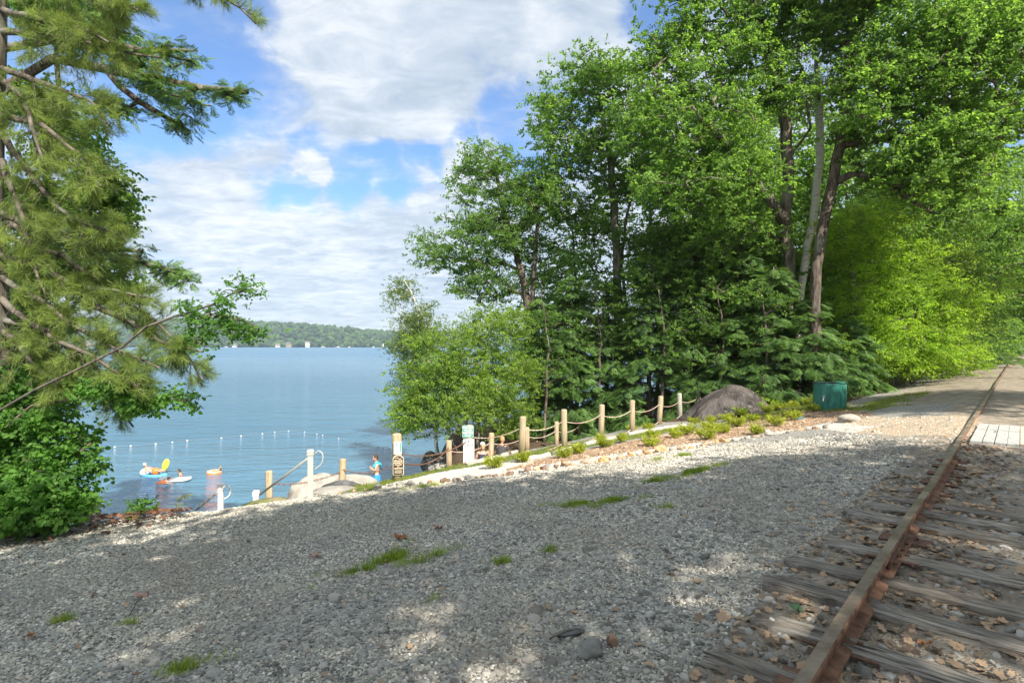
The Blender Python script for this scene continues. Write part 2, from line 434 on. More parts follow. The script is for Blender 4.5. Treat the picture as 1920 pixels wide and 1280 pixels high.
# ---- geometry-node scatter: the points of a mesh carry rot, scl and idx
def scatter_group(name, coll):
    g = bpy.data.node_groups.new(name, 'GeometryNodeTree')
    g.interface.new_socket('Geometry', in_out='INPUT', socket_type='NodeSocketGeometry')
    g.interface.new_socket('Geometry', in_out='OUTPUT', socket_type='NodeSocketGeometry')
    nd = g.nodes; L = g.links
    i = nd.new('NodeGroupInput'); o = nd.new('NodeGroupOutput')
    m2p = nd.new('GeometryNodeMeshToPoints')
    ci = nd.new('GeometryNodeCollectionInfo'); ci.inputs['Collection'].default_value = coll
    ci.inputs['Separate Children'].default_value = True; ci.inputs['Reset Children'].default_value = True
    ip = nd.new('GeometryNodeInstanceOnPoints'); ip.inputs['Pick Instance'].default_value = True
    def attr(n_, dt):
        a = nd.new('GeometryNodeInputNamedAttribute'); a.data_type = dt; a.inputs['Name'].default_value = n_; return a.outputs[0]
    L.new(i.outputs[0], m2p.inputs[0]); L.new(m2p.outputs[0], ip.inputs['Points']); L.new(ci.outputs[0], ip.inputs['Instance'])
    e = nd.new('FunctionNodeEulerToRotation'); L.new(attr('rot', 'FLOAT_VECTOR'), e.inputs[0]); L.new(e.outputs[0], ip.inputs['Rotation'])
    L.new(attr('scl', 'FLOAT_VECTOR'), ip.inputs['Scale']); L.new(attr('idx', 'INT'), ip.inputs['Instance Index'])
    L.new(ip.outputs[0], o.inputs[0])
    return g
GROUPS = {}
def scatter(name, pos, rot, scl, idx, gname, parent=None, **kw):
    pos = np.asarray(pos, np.float32); n = len(pos)
    me = bpy.data.meshes.new(name); me.vertices.add(n); me.vertices.foreach_set('co', pos.ravel())
    scl = np.asarray(scl, np.float32)
    if scl.ndim == 1: scl = np.stack([scl] * 3, 1)
    me.attributes.new('rot', 'FLOAT_VECTOR', 'POINT').data.foreach_set('vector', np.asarray(rot, np.float32).ravel())
    me.attributes.new('scl', 'FLOAT_VECTOR', 'POINT').data.foreach_set('vector', scl.ravel())
    me.attributes.new('idx', 'INT', 'POINT').data.foreach_set('value', np.asarray(idx, np.int32))
    o = link(name, me, None, parent, **kw)
    md = o.modifiers.new('scatter', 'NODES'); md.node_group = GROUPS[gname][0]
    return o
def proto_set(gname, meshes):
    c = bpy.data.collections.new(gname)
    for k, m in enumerate(meshes):
        o = bpy.data.objects.new('%s_%02d' % (gname, k), m); c.objects.link(o)
    GROUPS[gname] = (scatter_group(gname, c), len(meshes))

def f_leaf(base, trans, vary=.35, rough=.5, tw=.55, spec=.3):
    def fn(t):
        rnd = t.N('ShaderNodeObjectInfo').outputs['Random']
        p = posn(t); n = t.noise(p, .9, 3, .5)
        k = t.math('ADD', t.math('MULTIPLY', rnd, .6), t.math('MULTIPLY', n, .4))
        lo = tuple(x * (1 - vary) for x in base); hi = (base[0] * (1 + vary * 1.5), base[1] * (1 + vary), base[2] * (1 + vary * .4))
        c = t.mix(t.maprange(k, .2, .8), lo, hi)
        lo = tuple(x * (1 - vary) for x in trans); hi = (trans[0] * (1 + vary * 1.5), trans[1] * (1 + vary), trans[2])
        ct = t.mix(t.maprange(k, .2, .8), lo, hi)
        a = pbr(t, c, rough, None, spec)
        b = t.N('ShaderNodeBsdfTranslucent', {'Color': ct}).outputs[0]
        return t.N('ShaderNodeMixShader', {0: tw, 1: a, 2: b}).outputs[0]
    return fn
M_maple = mat('leaf_maple', f_leaf((.115, .215, .052), (.28, .52, .08)))
M_oak = mat('leaf_oak', f_leaf((.10, .19, .05), (.25, .47, .075)))
M_bright = mat('leaf_bright', f_leaf((.165, .27, .06), (.36, .57, .075)))
M_beech = mat('leaf_beech', f_leaf((.17, .29, .045), (.46, .74, .06), tw=.55))
M_birch = mat('leaf_birch', f_leaf((.13, .195, .065), (.26, .40, .08)))
M_bush = mat('leaf_bush', f_leaf((.095, .215, .055), (.20, .45, .075), rough=.45, spec=.2))
M_hem = mat('leaf_hemlock', f_leaf((.10, .20, .06), (.21, .40, .085), tw=.35))
M_pine = mat('leaf_pine', f_leaf((.155, .235, .068), (.26, .39, .08), tw=.35, vary=.4))
M_dead = mat('leaf_dead', f_leaf((.30, .235, .18), (.2, .14, .09), tw=.12, vary=.5))
M_grass = mat('grass_blade', f_leaf((.20, .30, .045), (.36, .52, .05), tw=.45))
M_grassy = mat('grass_sunny', f_leaf((.20, .25, .05), (.28, .36, .05), tw=.4))
M_shrub = mat('leaf_shrub', f_leaf((.32, .40, .06), (.50, .60, .06), tw=.45))
M_far = mat('leaf_far', f_leaf((.035, .08, .026), (.05, .10, .02), tw=.15, vary=.5))

def leaf_quad(V, Fc, base, d, nrm, L, w, droop=.15):
    """one leaf: six points, folded on its midrib"""
    d = d.normalized(); s = d.cross(nrm); 
    if s.length < 1e-4: s = d.cross(Vector((1, 0, 0)))
    s.normalize(); nn = s.cross(d)
    i = len(V)
    mid1 = base + d * L * .35 ; mid2 = base + d * L * .72 - nn * L * droop * .5; tip = base + d * L - nn * L * droop
    V += [base, mid1 + s * w * .5 + nn * w * .12, mid2 + s * w * .42 + nn * w * .1, tip, mid2 - s * w * .42 + nn * w * .1, mid1 - s * w * .5 + nn * w * .12]
    Fc += [(i, i + 1, i + 2, i + 3), (i, i + 3, i + 4, i + 5)]
def sprig(name, n, L, w, size, m, flat=.35, seed=0, wood=None):
    r = random.Random(seed); V = []; Fc = []
    for k in range(n):
        a = r.uniform(-1.3, 1.3); along = r.random()
        b = Vector((along * size, r.uniform(-.28, .28) * size, r.uniform(-.2, .2) * size * flat))
        d = Vector((math.cos(a), math.sin(a), r.uniform(-.85, .25)))
        nr = Vector((r.gauss(0, .75), r.gauss(0, .75), 1))
        sc = r.uniform(.55, 1.2)
        leaf_quad(V, Fc, b, d, nr, L * sc, w * sc, r.uniform(.05, .3))
    me = mesh_np(name, V, Fc); me.materials.append(m); return me
def hem_spray(name, m, seed, L=.36):
    r = random.Random(seed); V = []; Fc = []
    for side in (-1, 1):
        for k in range(11):
            x = (k + r.random() * .6) / 11 * L
            l = (L * .5 * math.sin(math.pi * min(1, (k + 2) / 12.)) ** .8 + .03) * r.uniform(.7, 1.1)
            a = R(r.uniform(38, 58)) * side
            d = Vector((math.cos(a), math.sin(a), -.22 + r.uniform(-.12, .1)))
            b = Vector((x, 0, -.25 * x * x / L)); i = len(V)
            wd_ = .011 * r.uniform(.8, 1.3)
            s = Vector((-math.sin(a), math.cos(a), 0)) * wd_
            V += [b - s * .5, b + d * l * .5 - s, b + d * l - Vector((0, 0, .06 * l)), b + d * l * .5 + s + Vector((0, 0, .006))]
            Fc.append((i, i + 1, i + 2, i + 3))
    i = len(V); V += [Vector((0, -.012, 0)), Vector((L * 1.05, 0, -.27 * L)), Vector((0, .012, 0))]; Fc.append((i, i + 1, i + 2))
    me = mesh_np(name, V, Fc); me.materials.append(m); return me
def pine_tuft(name, m, seed, L=.12, n=46):
    r = random.Random(seed); V = []; Fc = []
    for k in range(n):
        a = r.uniform(0, 2 * math.pi); sp = r.uniform(.25, 1.15)
        d = Vector((math.cos(sp), math.sin(sp) * math.cos(a), math.sin(sp) * math.sin(a)))
        b = Vector((r.uniform(0, .15), 0, 0)); l = L * r.uniform(.7, 1.1)
        s = d.cross(Vector((r.gauss(0, 1), r.gauss(0, 1), r.gauss(0, 1)))).normalized() * .0021
        i = len(V); tip = b + d * l - Vector((0, 0, .014))
        V += [b - s, b + s, tip + s * .5, tip - s * .5]; Fc.append((i, i + 1, i + 2, i + 3))
    me = mesh_np(name, V, Fc); me.materials.append(m); return me
def grass_tuft(name, m, seed, H=.07, n=14, rad=.035):
    r = random.Random(seed); V = []; Fc = []
    for k in range(n):
        a = r.uniform(0, 6.28); b = Vector((r.gauss(0, rad), r.gauss(0, rad), -.004)); h = H * r.uniform(.5, 1.2)
        le = Vector((math.cos(a), math.sin(a), 0)) * h * r.uniform(.2, .8); s = Vector((-math.sin(a), math.cos(a), 0)) * .0022
        i = len(V); V += [b - s, b + s, b + le * .35 + Vector((0, 0, h * .65)) + s * .8, b + le * .35 + Vector((0, 0, h * .65)) - s * .8, b + le + Vector((0, 0, h))]
        Fc += [(i, i + 1, i + 2, i + 3), (i + 3, i + 2, i + 4)]
    me = mesh_np(name, V, Fc); me.materials.append(m); return me
proto_set('maple', [sprig('maple_sprig', 12, .105, .095, .34, M_maple, .5, s) for s in range(5)])
proto_set('oak', [sprig('oak_sprig', 12, .11, .075, .32, M_oak, .7, s + 9) for s in range(5)])
proto_set('bright', [sprig('alder_sprig', 13, .075, .055, .28, M_bright, .5, s + 19) for s in range(5)])
proto_set('beech', [sprig('beech_sprig', 14, .095, .06, .42, M_beech, .25, s + 29) for s in range(5)])
proto_set('birch', [sprig('birch_sprig', 12, .06, .045, .24, M_birch, .8, s + 39) for s in range(5)])
proto_set('bush', [sprig('bush_sprig', 7, .085, .065, .20, M_bush, .8, s + 49) for s in range(5)])
proto_set('hem', [hem_spray('hemlock_spray', M_hem, s) for s in range(5)])
proto_set('pine', [pine_tuft('needle_tuft', M_pine, s) for s in range(5)])
proto_set('grass', [grass_tuft('grass_tuft', M_grass, s) for s in range(5)])
proto_set('grassy', [grass_tuft('lawn_tuft', M_grassy, s + 5, .06) for s in range(4)])
proto_set('shrub', [sprig('shrub_sprig', 11, .045, .016, .12, M_shrub, .8, s + 59) for s in range(4)])

def f_bark(c1, c2, sc=9):
    def fn(t):
        p = t.vmath('MULTIPLY', posn(t), (1, 1, .22)); n = t.noise(p, sc, 6, .65, .6); n2 = t.noise(posn(t), 1.4, 3, .5)
        c = t.mix(t.maprange(n, .35, .65), c1, c2); c = t.mix(t.maprange(n2, .5, .7, 0, .5), c, (.22, .23, .19))
        return pbr(t, c, .9, t.bump(n, .9, .03), .1)
    return fn
B_dark = mat('bark_dark', f_bark((.045, .035, .028), (.17, .14, .115)))
B_grey = mat('bark_grey', f_bark((.10, .085, .07), (.30, .27, .235)))
B_brown = mat('bark_brown', f_bark((.06, .052, .043), (.19, .165, .135)))
def f_birchbark(t):
    p = t.vmath('MULTIPLY', posn(t), (1.5, 1.5, 9)); n = t.noise(p, 2.2, 5, .7)
    return pbr(t, t.mix(t.maprange(n, .55, .66), (.62, .60, .55), (.08, .07, .06)), .7, t.bump(n, .3, .01), .2)
B_birch = mat('bark_birch', f_birchbark)

def jitterpath(pts, seg, amp, r):
    out = [Vector(pts[0])]
    for a, b in zip(pts, pts[1:]):
        a = Vector(a); b = Vector(b); n = max(1, int((b - a).length / seg))
        for k in range(1, n + 1):
            q = a.lerp(b, k / n)
            if k < n: q += Vector((r.gauss(0, amp), r.gauss(0, amp), r.gauss(0, amp * .5)))
            out.append(q)
    return out

def grow(name, label, cat, trunks, r0, blobs, ends, kind, per, spread, seed, bark, group=None, rise=.35, smul=1.0, flat=.75, droop=.15, rmin=.006, along=.5, tip_r=None, loc=None):
    """trunk(s) + limbs that reach out to clump centres inside the blobs; leaf sprigs sit on the outer twigs"""
    r = random.Random(seed); g = np.random.default_rng(seed)
    base = Vector(trunks[0][0]) if loc is None else Vector(loc)
    root = thing(name, label, cat, base, 0, group)
    pos = []; par = []; chains = []
    for ti, tp in enumerate(trunks):
        pts = jitterpath(tp, .45, .025, r); ch = []
        for k, q in enumerate(pts):
            pos.append(q); par.append(len(pos) - 2 if k else -1); ch.append(len(pos) - 1)
        chains.append(ch)
    ntr = len(pos)
    E = []
    wsum = sum((b[3] * b[4] * b[5]) ** .75 * (b[6] if len(b) > 6 else 1) for b in blobs)
    for b in blobs:
        cnt = max(2, int(ends * (b[3] * b[4] * b[5]) ** .75 * (b[6] if len(b) > 6 else 1) / wsum))
        d = g.normal(size=(cnt, 3)); d /= np.linalg.norm(d, axis=1)[:, None]; d *= (g.random(cnt) ** .42)[:, None]
        E += [Vector((b[0] + q[0] * b[3], b[1] + q[1] * b[4], b[2] + q[2] * b[5])) for q in d]
    T = np.array([tuple(p) for p in pos])
    dist = [float(np.min(np.linalg.norm(T - np.array(e), axis=1))) for e in E]
    order = sorted(range(len(E)), key=lambda i: dist[i])
    P = np.zeros((ntr + len(E) * 9 + 10, 3)); P[:ntr] = T; cnt = ntr
    tips = []
    for i in order:
        e = np.array(E[i]); dv = e - P[:cnt]; hd = np.hypot(dv[:, 0], dv[:, 1]); L = np.linalg.norm(dv, axis=1)
        cost = L + .9 * np.abs(dv[:, 2] - rise * hd)
        cost[:ntr] += .05
        j = int(np.argmin(cost)); L = L[j]
        n = int(min(7, max(2, L / .38))); a = Vector(P[j]); b = Vector(e)
        mid = a.lerp(b, .5) + Vector((r.gauss(0, .07) * L, r.gauss(0, .07) * L, (.12 if rise >= 0 else -.05) * L + r.gauss(0, .04) * L))
        ch = [j]
        for k in range(1, n + 1):
            s = k / n; q = a.lerp(mid, s).lerp(mid.lerp(b, s), s)
            if k < n: q += Vector((r.gauss(0, .018), r.gauss(0, .018), r.gauss(0, .015))) * min(L, 2)
            P[cnt] = q; pos.append(q); par.append(ch[-1]); ch.append(cnt); cnt += 1
        chains.append(ch); tips.append(cnt - 1)
    nt = np.zeros(cnt); nt[tips] = 1
    for ch in chains[:len(trunks)]: nt[ch[-1]] += 1
    for k in range(cnt - 1, -1, -1):
        if par[k] >= 0: nt[par[k]] += nt[k]
    N = max(nt[ch[0]] for ch in chains[:len(trunks)])
    rad = r0 * (nt / N) ** .5 * .97 + rmin
    mb = MB()
    for ci, ch in enumerate(chains):
        rr = [float(rad[k]) for k in ch]
        if ci >= len(trunks):
            rr[0] = min(rr[0], rr[1] * 1.25)
        else:
            H = len(rr)
            rr = [max(x, r0 * (1 - .75 * (k / H))) if ci == 0 else x for k, x in enumerate(rr)]
            rr[0] *= 1.3
            if H > 2: rr[1] *= 1.1
        mb.tube([Vector(P[k]) - base for k in ch], rr, 9 if ci < len(trunks) else (6 if rr[0] > .04 else 4), cap=ci < len(trunks))
    mb.build('trunk', bark, root, True)
    # leaf points
    pts = []; rots = []
    Bc = np.array([tuple(p) for t_ in trunks for p in t_]); cx, cy = Bc[:, 0].mean(), Bc[:, 1].mean()
    for ch in chains[len(trunks):]:
        tip = P[ch[-1]]; k = max(3, int(per * r.uniform(.5, 1.4)))
        sp = spread * r.uniform(.65, 1.3)
        q = tip + g.normal(size=(k, 3)) * np.array([sp, sp, sp * flat]) * .6
        az0 = math.atan2(tip[1] - P[ch[0]][1], tip[0] - P[ch[0]][0])
        for v_ in q:
            az = math.atan2(v_[1] - tip[1] + .35 * math.sin(az0) * sp, v_[0] - tip[0] + .35 * math.cos(az0) * sp) + r.gauss(0, .5)
            pts.append(v_); rots.append((r.gauss(0, .5), droop + r.gauss(0, .45), az))
        m_ = int(per * along * .5)
        for _ in range(m_):
            a = P[ch[r.randrange(len(ch) // 2, len(ch))]]
            pts.append(a + g.normal(size=3) * np.array([.5, .5, .3]) * sp * .7); rots.append((r.gauss(0, .3), droop + r.gauss(0, .28), r.uniform(0, 6.28)))
    pts = np.array(pts) - np.array(base); n = len(pts)
    crown = scatter('crown', pts, rots, g.uniform(.75, 1.2, n) * smul, g.integers(0, GROUPS[kind][1], n), kind, root, kind='stuff')
    return root

def pb(px, py, rx, ry, d, rd=None, w=1.0):
    """a crown lobe that stands at depth d"""
    c = atd(px, py, d); return (c.x, c.y, c.z, rx * d / F, (rd if rd else rx * d / F), ry * d / F, w)
def tp(pts, d): return [atd(x, y, d) if not isinstance(d, (list, tuple)) else None for x, y in pts]
def trunk_from(base_px, d, pts):
    """trunk that starts on the ground under photo column base_px at depth d"""
    x = (base_px - 960) / F * d
    return [Vector((x, d, ground(x, d) - .15))] + [atd(a, b, d) for a, b in pts]


# ---- trees on the shore, right of the lake
grow('birch_tree', 'slender white-stemmed birch leaning over the lake, leftmost of the tree line', 'tree',
     [trunk_from(822, 26.5, [(812, 740), (803, 660), (792, 600), (770, 545), (757, 525)])], .09,
     [pb(757, 555, 26, 34, 26.5), pb(785, 600, 38, 40, 26.5), pb(772, 680, 40, 40, 26.5), pb(760, 635, 30, 30, 26), pb(800, 640, 40, 60, 26.5), pb(775, 720, 42, 30, 26.5), pb(755, 530, 9, 12, 26.5, .3, 1.5)],
     120, 'birch', 22, .42, 1, B_birch, smul=1.0)
grow('alder_tree', 'low spreading yellow-green tree with several thin stems, behind the green and white sign', 'tree',
     [trunk_from(868, 23.5, [(850, 740), (820, 680)]), trunk_from(895, 23.8, [(905, 720), (915, 640)]), trunk_from(880, 23.2, [(872, 740), (880, 650)]), trunk_from(860, 23.2, [(820, 770), (785, 740)])], .06,
     [pb(800, 730, 62, 60, 23.5), pb(790, 650, 30, 40, 23.8, None, .4), pb(850, 660, 75, 60, 23.5), pb(925, 610, 68, 45, 24), pb(935, 700, 75, 70, 24), pb(785, 790, 50, 28, 23.2), pb(870, 745, 85, 60, 23), pb(760, 770, 34, 45, 23.3), pb(950, 770, 70, 50, 24.2)],
     460, 'bright', 14, .38, 2, B_grey, rise=.5)
grow('oak_tree', 'tall open-crowned oak with forked dark trunk, leftmost of the tall shore trees', 'tree',
     [trunk_from(1000, 30, [(996, 640), (985, 540), (968, 470), (940, 380), (925, 300)]), [atd(996, 640, 30), atd(1000, 520, 30), atd(1010, 400, 30)]], .21,
     [pb(915, 300, 55, 42, 30), pb(880, 350, 46, 40, 30), pb(950, 350, 60, 55, 30), pb(880, 430, 70, 45, 30), pb(820, 480, 60, 28, 30), pb(965, 430, 75, 55, 30), pb(900, 500, 75, 38, 30), pb(905, 545, 62, 26, 30), pb(1000, 500, 60, 70, 31), pb(790, 440, 22, 12, 30, 1, .8), pb(1010, 370, 60, 70, 31)],
     400, 'oak', 12, .40, 3, B_dark)
grow('maple_tree', 'tall maple with paired grey trunks standing clear above the hemlocks, right of the forked oak', 'tree',
     [trunk_from(1158, 29, [(1160, 600), (1157, 500), (1152, 400), (1145, 300), (1125, 190)]), trunk_from(1185, 29.5, [(1178, 600), (1165, 500), (1172, 420), (1195, 330)])], .22,
     [pb(1060, 175, 62, 60, 29), pb(1120, 120, 60, 40, 29), pb(1150, 180, 80, 70, 29), pb(1065, 270, 80, 62, 29), pb(1150, 300, 80, 70, 29), pb(1225, 230, 80, 80, 29), pb(1050, 370, 75, 55, 29), pb(1110, 400, 70, 50, 29), pb(1230, 340, 75, 70, 29), pb(1020, 200, 26, 22, 29, 1, 1.1), pb(1230, 440, 60, 50, 29, None, .6), pb(1090, 480, 60, 40, 29, None, .7), pb(1035, 240, 40, 30, 29)],
     520, 'maple', 11, .48, 4, B_grey)
grow('big_maple_tree', 'largest maple, thick straight furrowed trunk behind the tarp-covered heap', 'tree',
     [trunk_from(1470, 24, [(1474, 620), (1480, 520), (1472, 430), (1478, 340), (1474, 240), (1455, 150), (1425, 60), (1400, -60)]), [atd(1474, 420, 24), atd(1440, 370, 23.6), atd(1390, 310, 23), atd(1330, 230, 22.6)], [atd(1478, 300, 24), atd(1520, 240, 23.6), atd(1500, 120, 23.5)]], .24,
     [pb(1300, 40, 75, 60, 24), pb(1240, 90, 55, 50, 24), pb(1250, 190, 100, 75, 23.5), pb(1340, 130, 100, 80, 23.5), pb(1210, 260, 70, 50, 23), pb(1330, 250, 110, 70, 22.5), pb(1280, 350, 110, 60, 22.5), pb(1400, 330, 75, 60, 22.2), pb(1400, 30, 100, 70, 24), pb(1450, 130, 90, 90, 23), pb(1500, 30, 90, 70, 23.5), pb(1380, 430, 90, 50, 23.5, None, .7), pb(1260, -60, 90, 70, 24), pb(1420, -80, 130, 70, 24), pb(1190, 130, 34, 30, 24, 1)],
     680, 'maple', 10, .42, 5, B_brown, along=.7)
grow('leaning_birch_tree', 'pale-barked birch leaning right between the two thick maple trunks', 'tree',
     [trunk_from(1488, 24.6, [(1500, 560), (1512, 480), (1526, 400), (1538, 300), (1536, 200), (1530, 120)])], .16,
     [pb(1540, 110, 60, 60, 24.6), pb(1520, 190, 60, 50, 24.6), pb(1570, 170, 50, 60, 24.6)], 60, 'birch', 20, .5, 6, B_birch, rmin=.008)
grow('dark_maple_tree', 'dark-trunked maple arching long limbs right towards the railway', 'tree',
     [trunk_from(1532, 22.5, [(1528, 600), (1530, 500), (1548, 400), (1568, 300), (1585, 200), (1592, 100), (1600, -40)]),
      [atd(1560, 345, 22.5), atd(1600, 325, 22), atd(1650, 335, 21.4), atd(1700, 370, 21), atd(1755, 402, 20.5)],
      [atd(1574, 270, 22.5), atd(1640, 265, 22), atd(1720, 250, 21), atd(1800, 235, 20.5)],
      [atd(1588, 160, 22.5), atd(1660, 130, 22), atd(1750, 90, 21.5)]], .20,
     [pb(1590, 20, 90, 60, 22.5), pb(1680, 60, 100, 70, 22), pb(1640, 150, 90, 60, 21.5), pb(1740, 160, 100, 60, 21), pb(1640, 230, 90, 40, 21.5), pb(1780, 260, 90, 50, 20.5), pb(1720, 330, 100, 40, 20.8), pb(1660, 290, 80, 30, 21), pb(1790, 400, 70, 30, 20.5, None, .7), pb(1780, 60, 90, 60, 21), pb(1600, -70, 130, 70, 22), pb(1820, 330, 60, 50, 20.5, None, .6), pb(1740, 430, 50, 16, 20.2, None, .7), pb(1850, 180, 60, 70, 20.5, None, .5)],
     620, 'maple', 10, .40, 7, B_dark, along=.6)
grow('slim_maple_tree', 'slim dark trunk with sparse mid-height leaves between the paired maple and the largest maple', 'tree',
     [trunk_from(1375, 27, [(1376, 600), (1374, 500), (1378, 400), (1376, 330)])], .14,
     [pb(1370, 400, 80, 70, 27), pb(1330, 450, 70, 50, 27), pb(1420, 480, 60, 50, 27), pb(1360, 520, 70, 40, 27)], 110, 'maple', 20, .5, 8, B_brown)
grow('slim_oak_tree', 'thin oak stem with airy leaves and lake showing through, left of the slim maple', 'tree',
     [trunk_from(1298, 28, [(1300, 600), (1303, 500), (1302, 400)])], .10,
     [pb(1290, 440, 80, 60, 28), pb(1240, 520, 80, 50, 28), pb(1310, 540, 70, 50, 28), pb(1200, 460, 50, 40, 28)], 120, 'oak', 20, .5, 18, B_dark)
# understory beeches, lit through
for k, (lab, bpx, d, bl, e) in enumerate((
    ('lime green beech glowing in back light, spreading low beside the green rain barrel', 1600, 25, [(1600, 560, 80, 70), (1640, 480, 80, 60), (1580, 640, 70, 50), (1650, 620, 80, 70), (1570, 450, 70, 60)], 150),
    ('bright yellow-green beech leaning over the gravel lane towards the track', 1700, 26, [(1700, 520, 70, 60), (1720, 600, 80, 60), (1660, 420, 80, 60), (1740, 650, 70, 40), (1680, 670, 80, 35)], 210),
    ('sunlit young beech furthest along the lane, at the foot of the far track trees', 1770, 31, [(1760, 620, 60, 60), (1780, 680, 50, 22), (1740, 540, 55, 50), (1790, 560, 40, 50)], 120))):
    grow('beech_tree', lab, 'tree', [trunk_from(bpx, d, [(bpx + 5, 600), (bpx - 5, 480)]), trunk_from(bpx - 20, d + .4, [(bpx - 40, 600)])], .08,
         [pb(*b, d, 2.0) for b in bl], int(e * 1.5), 'beech', 13, .5, 30 + k, B_grey, flat=.4, rise=.25)

for k, (lab, bpx, d, bl, e) in enumerate((
    ('young maple with mid-green leaves between the alder and the first hemlocks', 1020, 25.2, [(1020, 600, 60, 60), (1050, 680, 60, 60), (990, 680, 40, 60)], 75),
    ('young maple in front of the hemlocks below the paired trunks', 1120, 25.6, [(1110, 570, 70, 60), (1150, 650, 70, 60), (1090, 650, 50, 50)], 85),
    ('leafy young maple above the seated bathers', 1240, 24.8, [(1230, 540, 80, 60), (1270, 620, 70, 60), (1200, 640, 50, 60)], 95),
    ('leafy young maple just above the tarp heap', 1350, 23.6, [(1340, 550, 80, 60), (1380, 620, 70, 45), (1300, 640, 60, 50)], 95),
    ('young maple leaning over the low hemlocks near the largest trunk', 1430, 22.6, [(1430, 560, 50, 50), (1420, 640, 60, 40)], 50))):
    grow('young_maple_tree', lab, 'tree', [trunk_from(bpx, d, [(bpx + 8, 640), (bpx - 6, 540)])], .06, [pb(*b, d + 1, 1.3) for b in bl], e, 'oak', 11, .45, 300 + k, B_dark, smul=.9)
for k, (lab, bpx, d, bl, e) in enumerate((
    ('background oak showing between the forked oak and the paired maple', 1080, 34, [(1070, 470, 80, 90), (1100, 570, 80, 70), (1030, 560, 60, 60)], 70),
    ('background maple showing right of the paired maple trunks', 1230, 34, [(1220, 420, 90, 90), (1260, 530, 90, 70), (1240, 320, 70, 70)], 80),
    ('background maple showing left of the largest trunk', 1400, 33, [(1400, 330, 90, 90), (1380, 450, 90, 80), (1440, 220, 80, 80)], 110))):
    grow('maple_tree', lab, 'tree', [trunk_from(bpx, d, [(bpx + 8, 640), (bpx - 6, 440)])], .13, [pb(*b, d, 2.0) for b in bl], e, 'maple', 14, .6, 320 + k, B_dark, smul=1.15)

# ---- hemlocks
def hemlock(lab, bpx, d, top_py, half_px, seed, kind='hem', low_py=770, name='hemlock_tree', dens=1.0, bark=B_dark, r0=.13, group=None, base=None, H=None, rad=None):
    r = random.Random(seed); g = np.random.default_rng(seed)
    if base is None:
        x = (bpx - 960) / F * d; base = Vector((x, d, ground(x, d) - .1)); top = CAM_Z + (HOR - top_py) / F * d; rad = half_px * d / F
    else: top = base.z + H
    H = top - base.z
    root = thing(name, lab, 'tree', base, 0, group)
    mb = MB(); tr = [Vector((r.gauss(0, .04), r.gauss(0, .04), H * k / 8)) for k in range(9)]
    mb.tube(tr, [r0 * (1 - .95 * k / 8) + .01 for k in range(9)], 8)
    pts = []; rots = []
    nb = int(H * 13 * dens)
    for k in range(nb):
        h = (k + r.random()) / nb; h = .05 + .95 * h; z = H * h
        L = rad * (1 - h) ** .62 * r.uniform(.65, 1.15) + .25; az = r.uniform(0, 6.28)
        n = 5; ps = []
        for q in range(n + 1):
            s = q / n; ps.append(Vector((math.cos(az) * L * s, math.sin(az) * L * s, z + L * (.18 * s - .38 * s * s))))
        mb.tube(ps, [.022 * (1 - s / (n + 1)) * (1.3 - h) + .003 for s in range(n + 1)], 4, False)
        m = int(L * 19 * dens) + 4
        for _ in range(m):
            s = r.uniform(.15, 1.0) ** .8; side = r.choice((-1, 1)); off = r.uniform(0, .42) * L * (1 - s * .6)
            c = ps[min(int(s * n), n - 1)].lerp(ps[min(int(s * n) + 1, n)], s * n - int(s * n)) if s < 1 else ps[-1]
            c = c + Vector((-math.sin(az), math.cos(az), 0)) * off * side + Vector((0, 0, -off * .22 + r.gauss(0, .05)))
            pts.append(tuple(c)); rots.append((r.gauss(0, .22), .28 + r.gauss(0, .2), az + side * r.uniform(.1, .9)))
    mb.build('trunk', bark, root, True)
    n = len(pts)
    scatter('crown', pts, rots, g.uniform(.8, 1.35, n), g.integers(0, GROUPS[kind][1], n), kind, root, kind='stuff')
    return root
for k, (lab, bpx, d, top, half) in enumerate((
    ('dark hemlock at the lake edge just right of the yellow-green alder', 1010, 27.5, 560, 62),
    ('dark hemlock behind the first tall rope-fence posts', 1072, 26.5, 520, 75),
    ('hemlock filling the gap below the paired maple trunks', 1140, 27, 520, 80),
    ('dense hemlock behind the seated bathers, left of the tarp heap', 1215, 26, 480, 85),
    ('broad drooping hemlock directly behind the left slope of the tarp heap', 1300, 25.5, 450, 90),
    ('shaggy hemlock in front of the slim maple stem, above the tarp heap', 1385, 24.5, 430, 90),
    ('deep-green hemlock hiding the foot of the largest maple', 1450, 23.2, 500, 75),
    ('low wide hemlock just left of the green rain barrel', 1520, 23.0, 560, 75),
    ('small hemlock directly behind the green rain barrel', 1590, 24.0, 590, 70))):
    hemlock(lab, bpx, d, top, half, 60 + k)

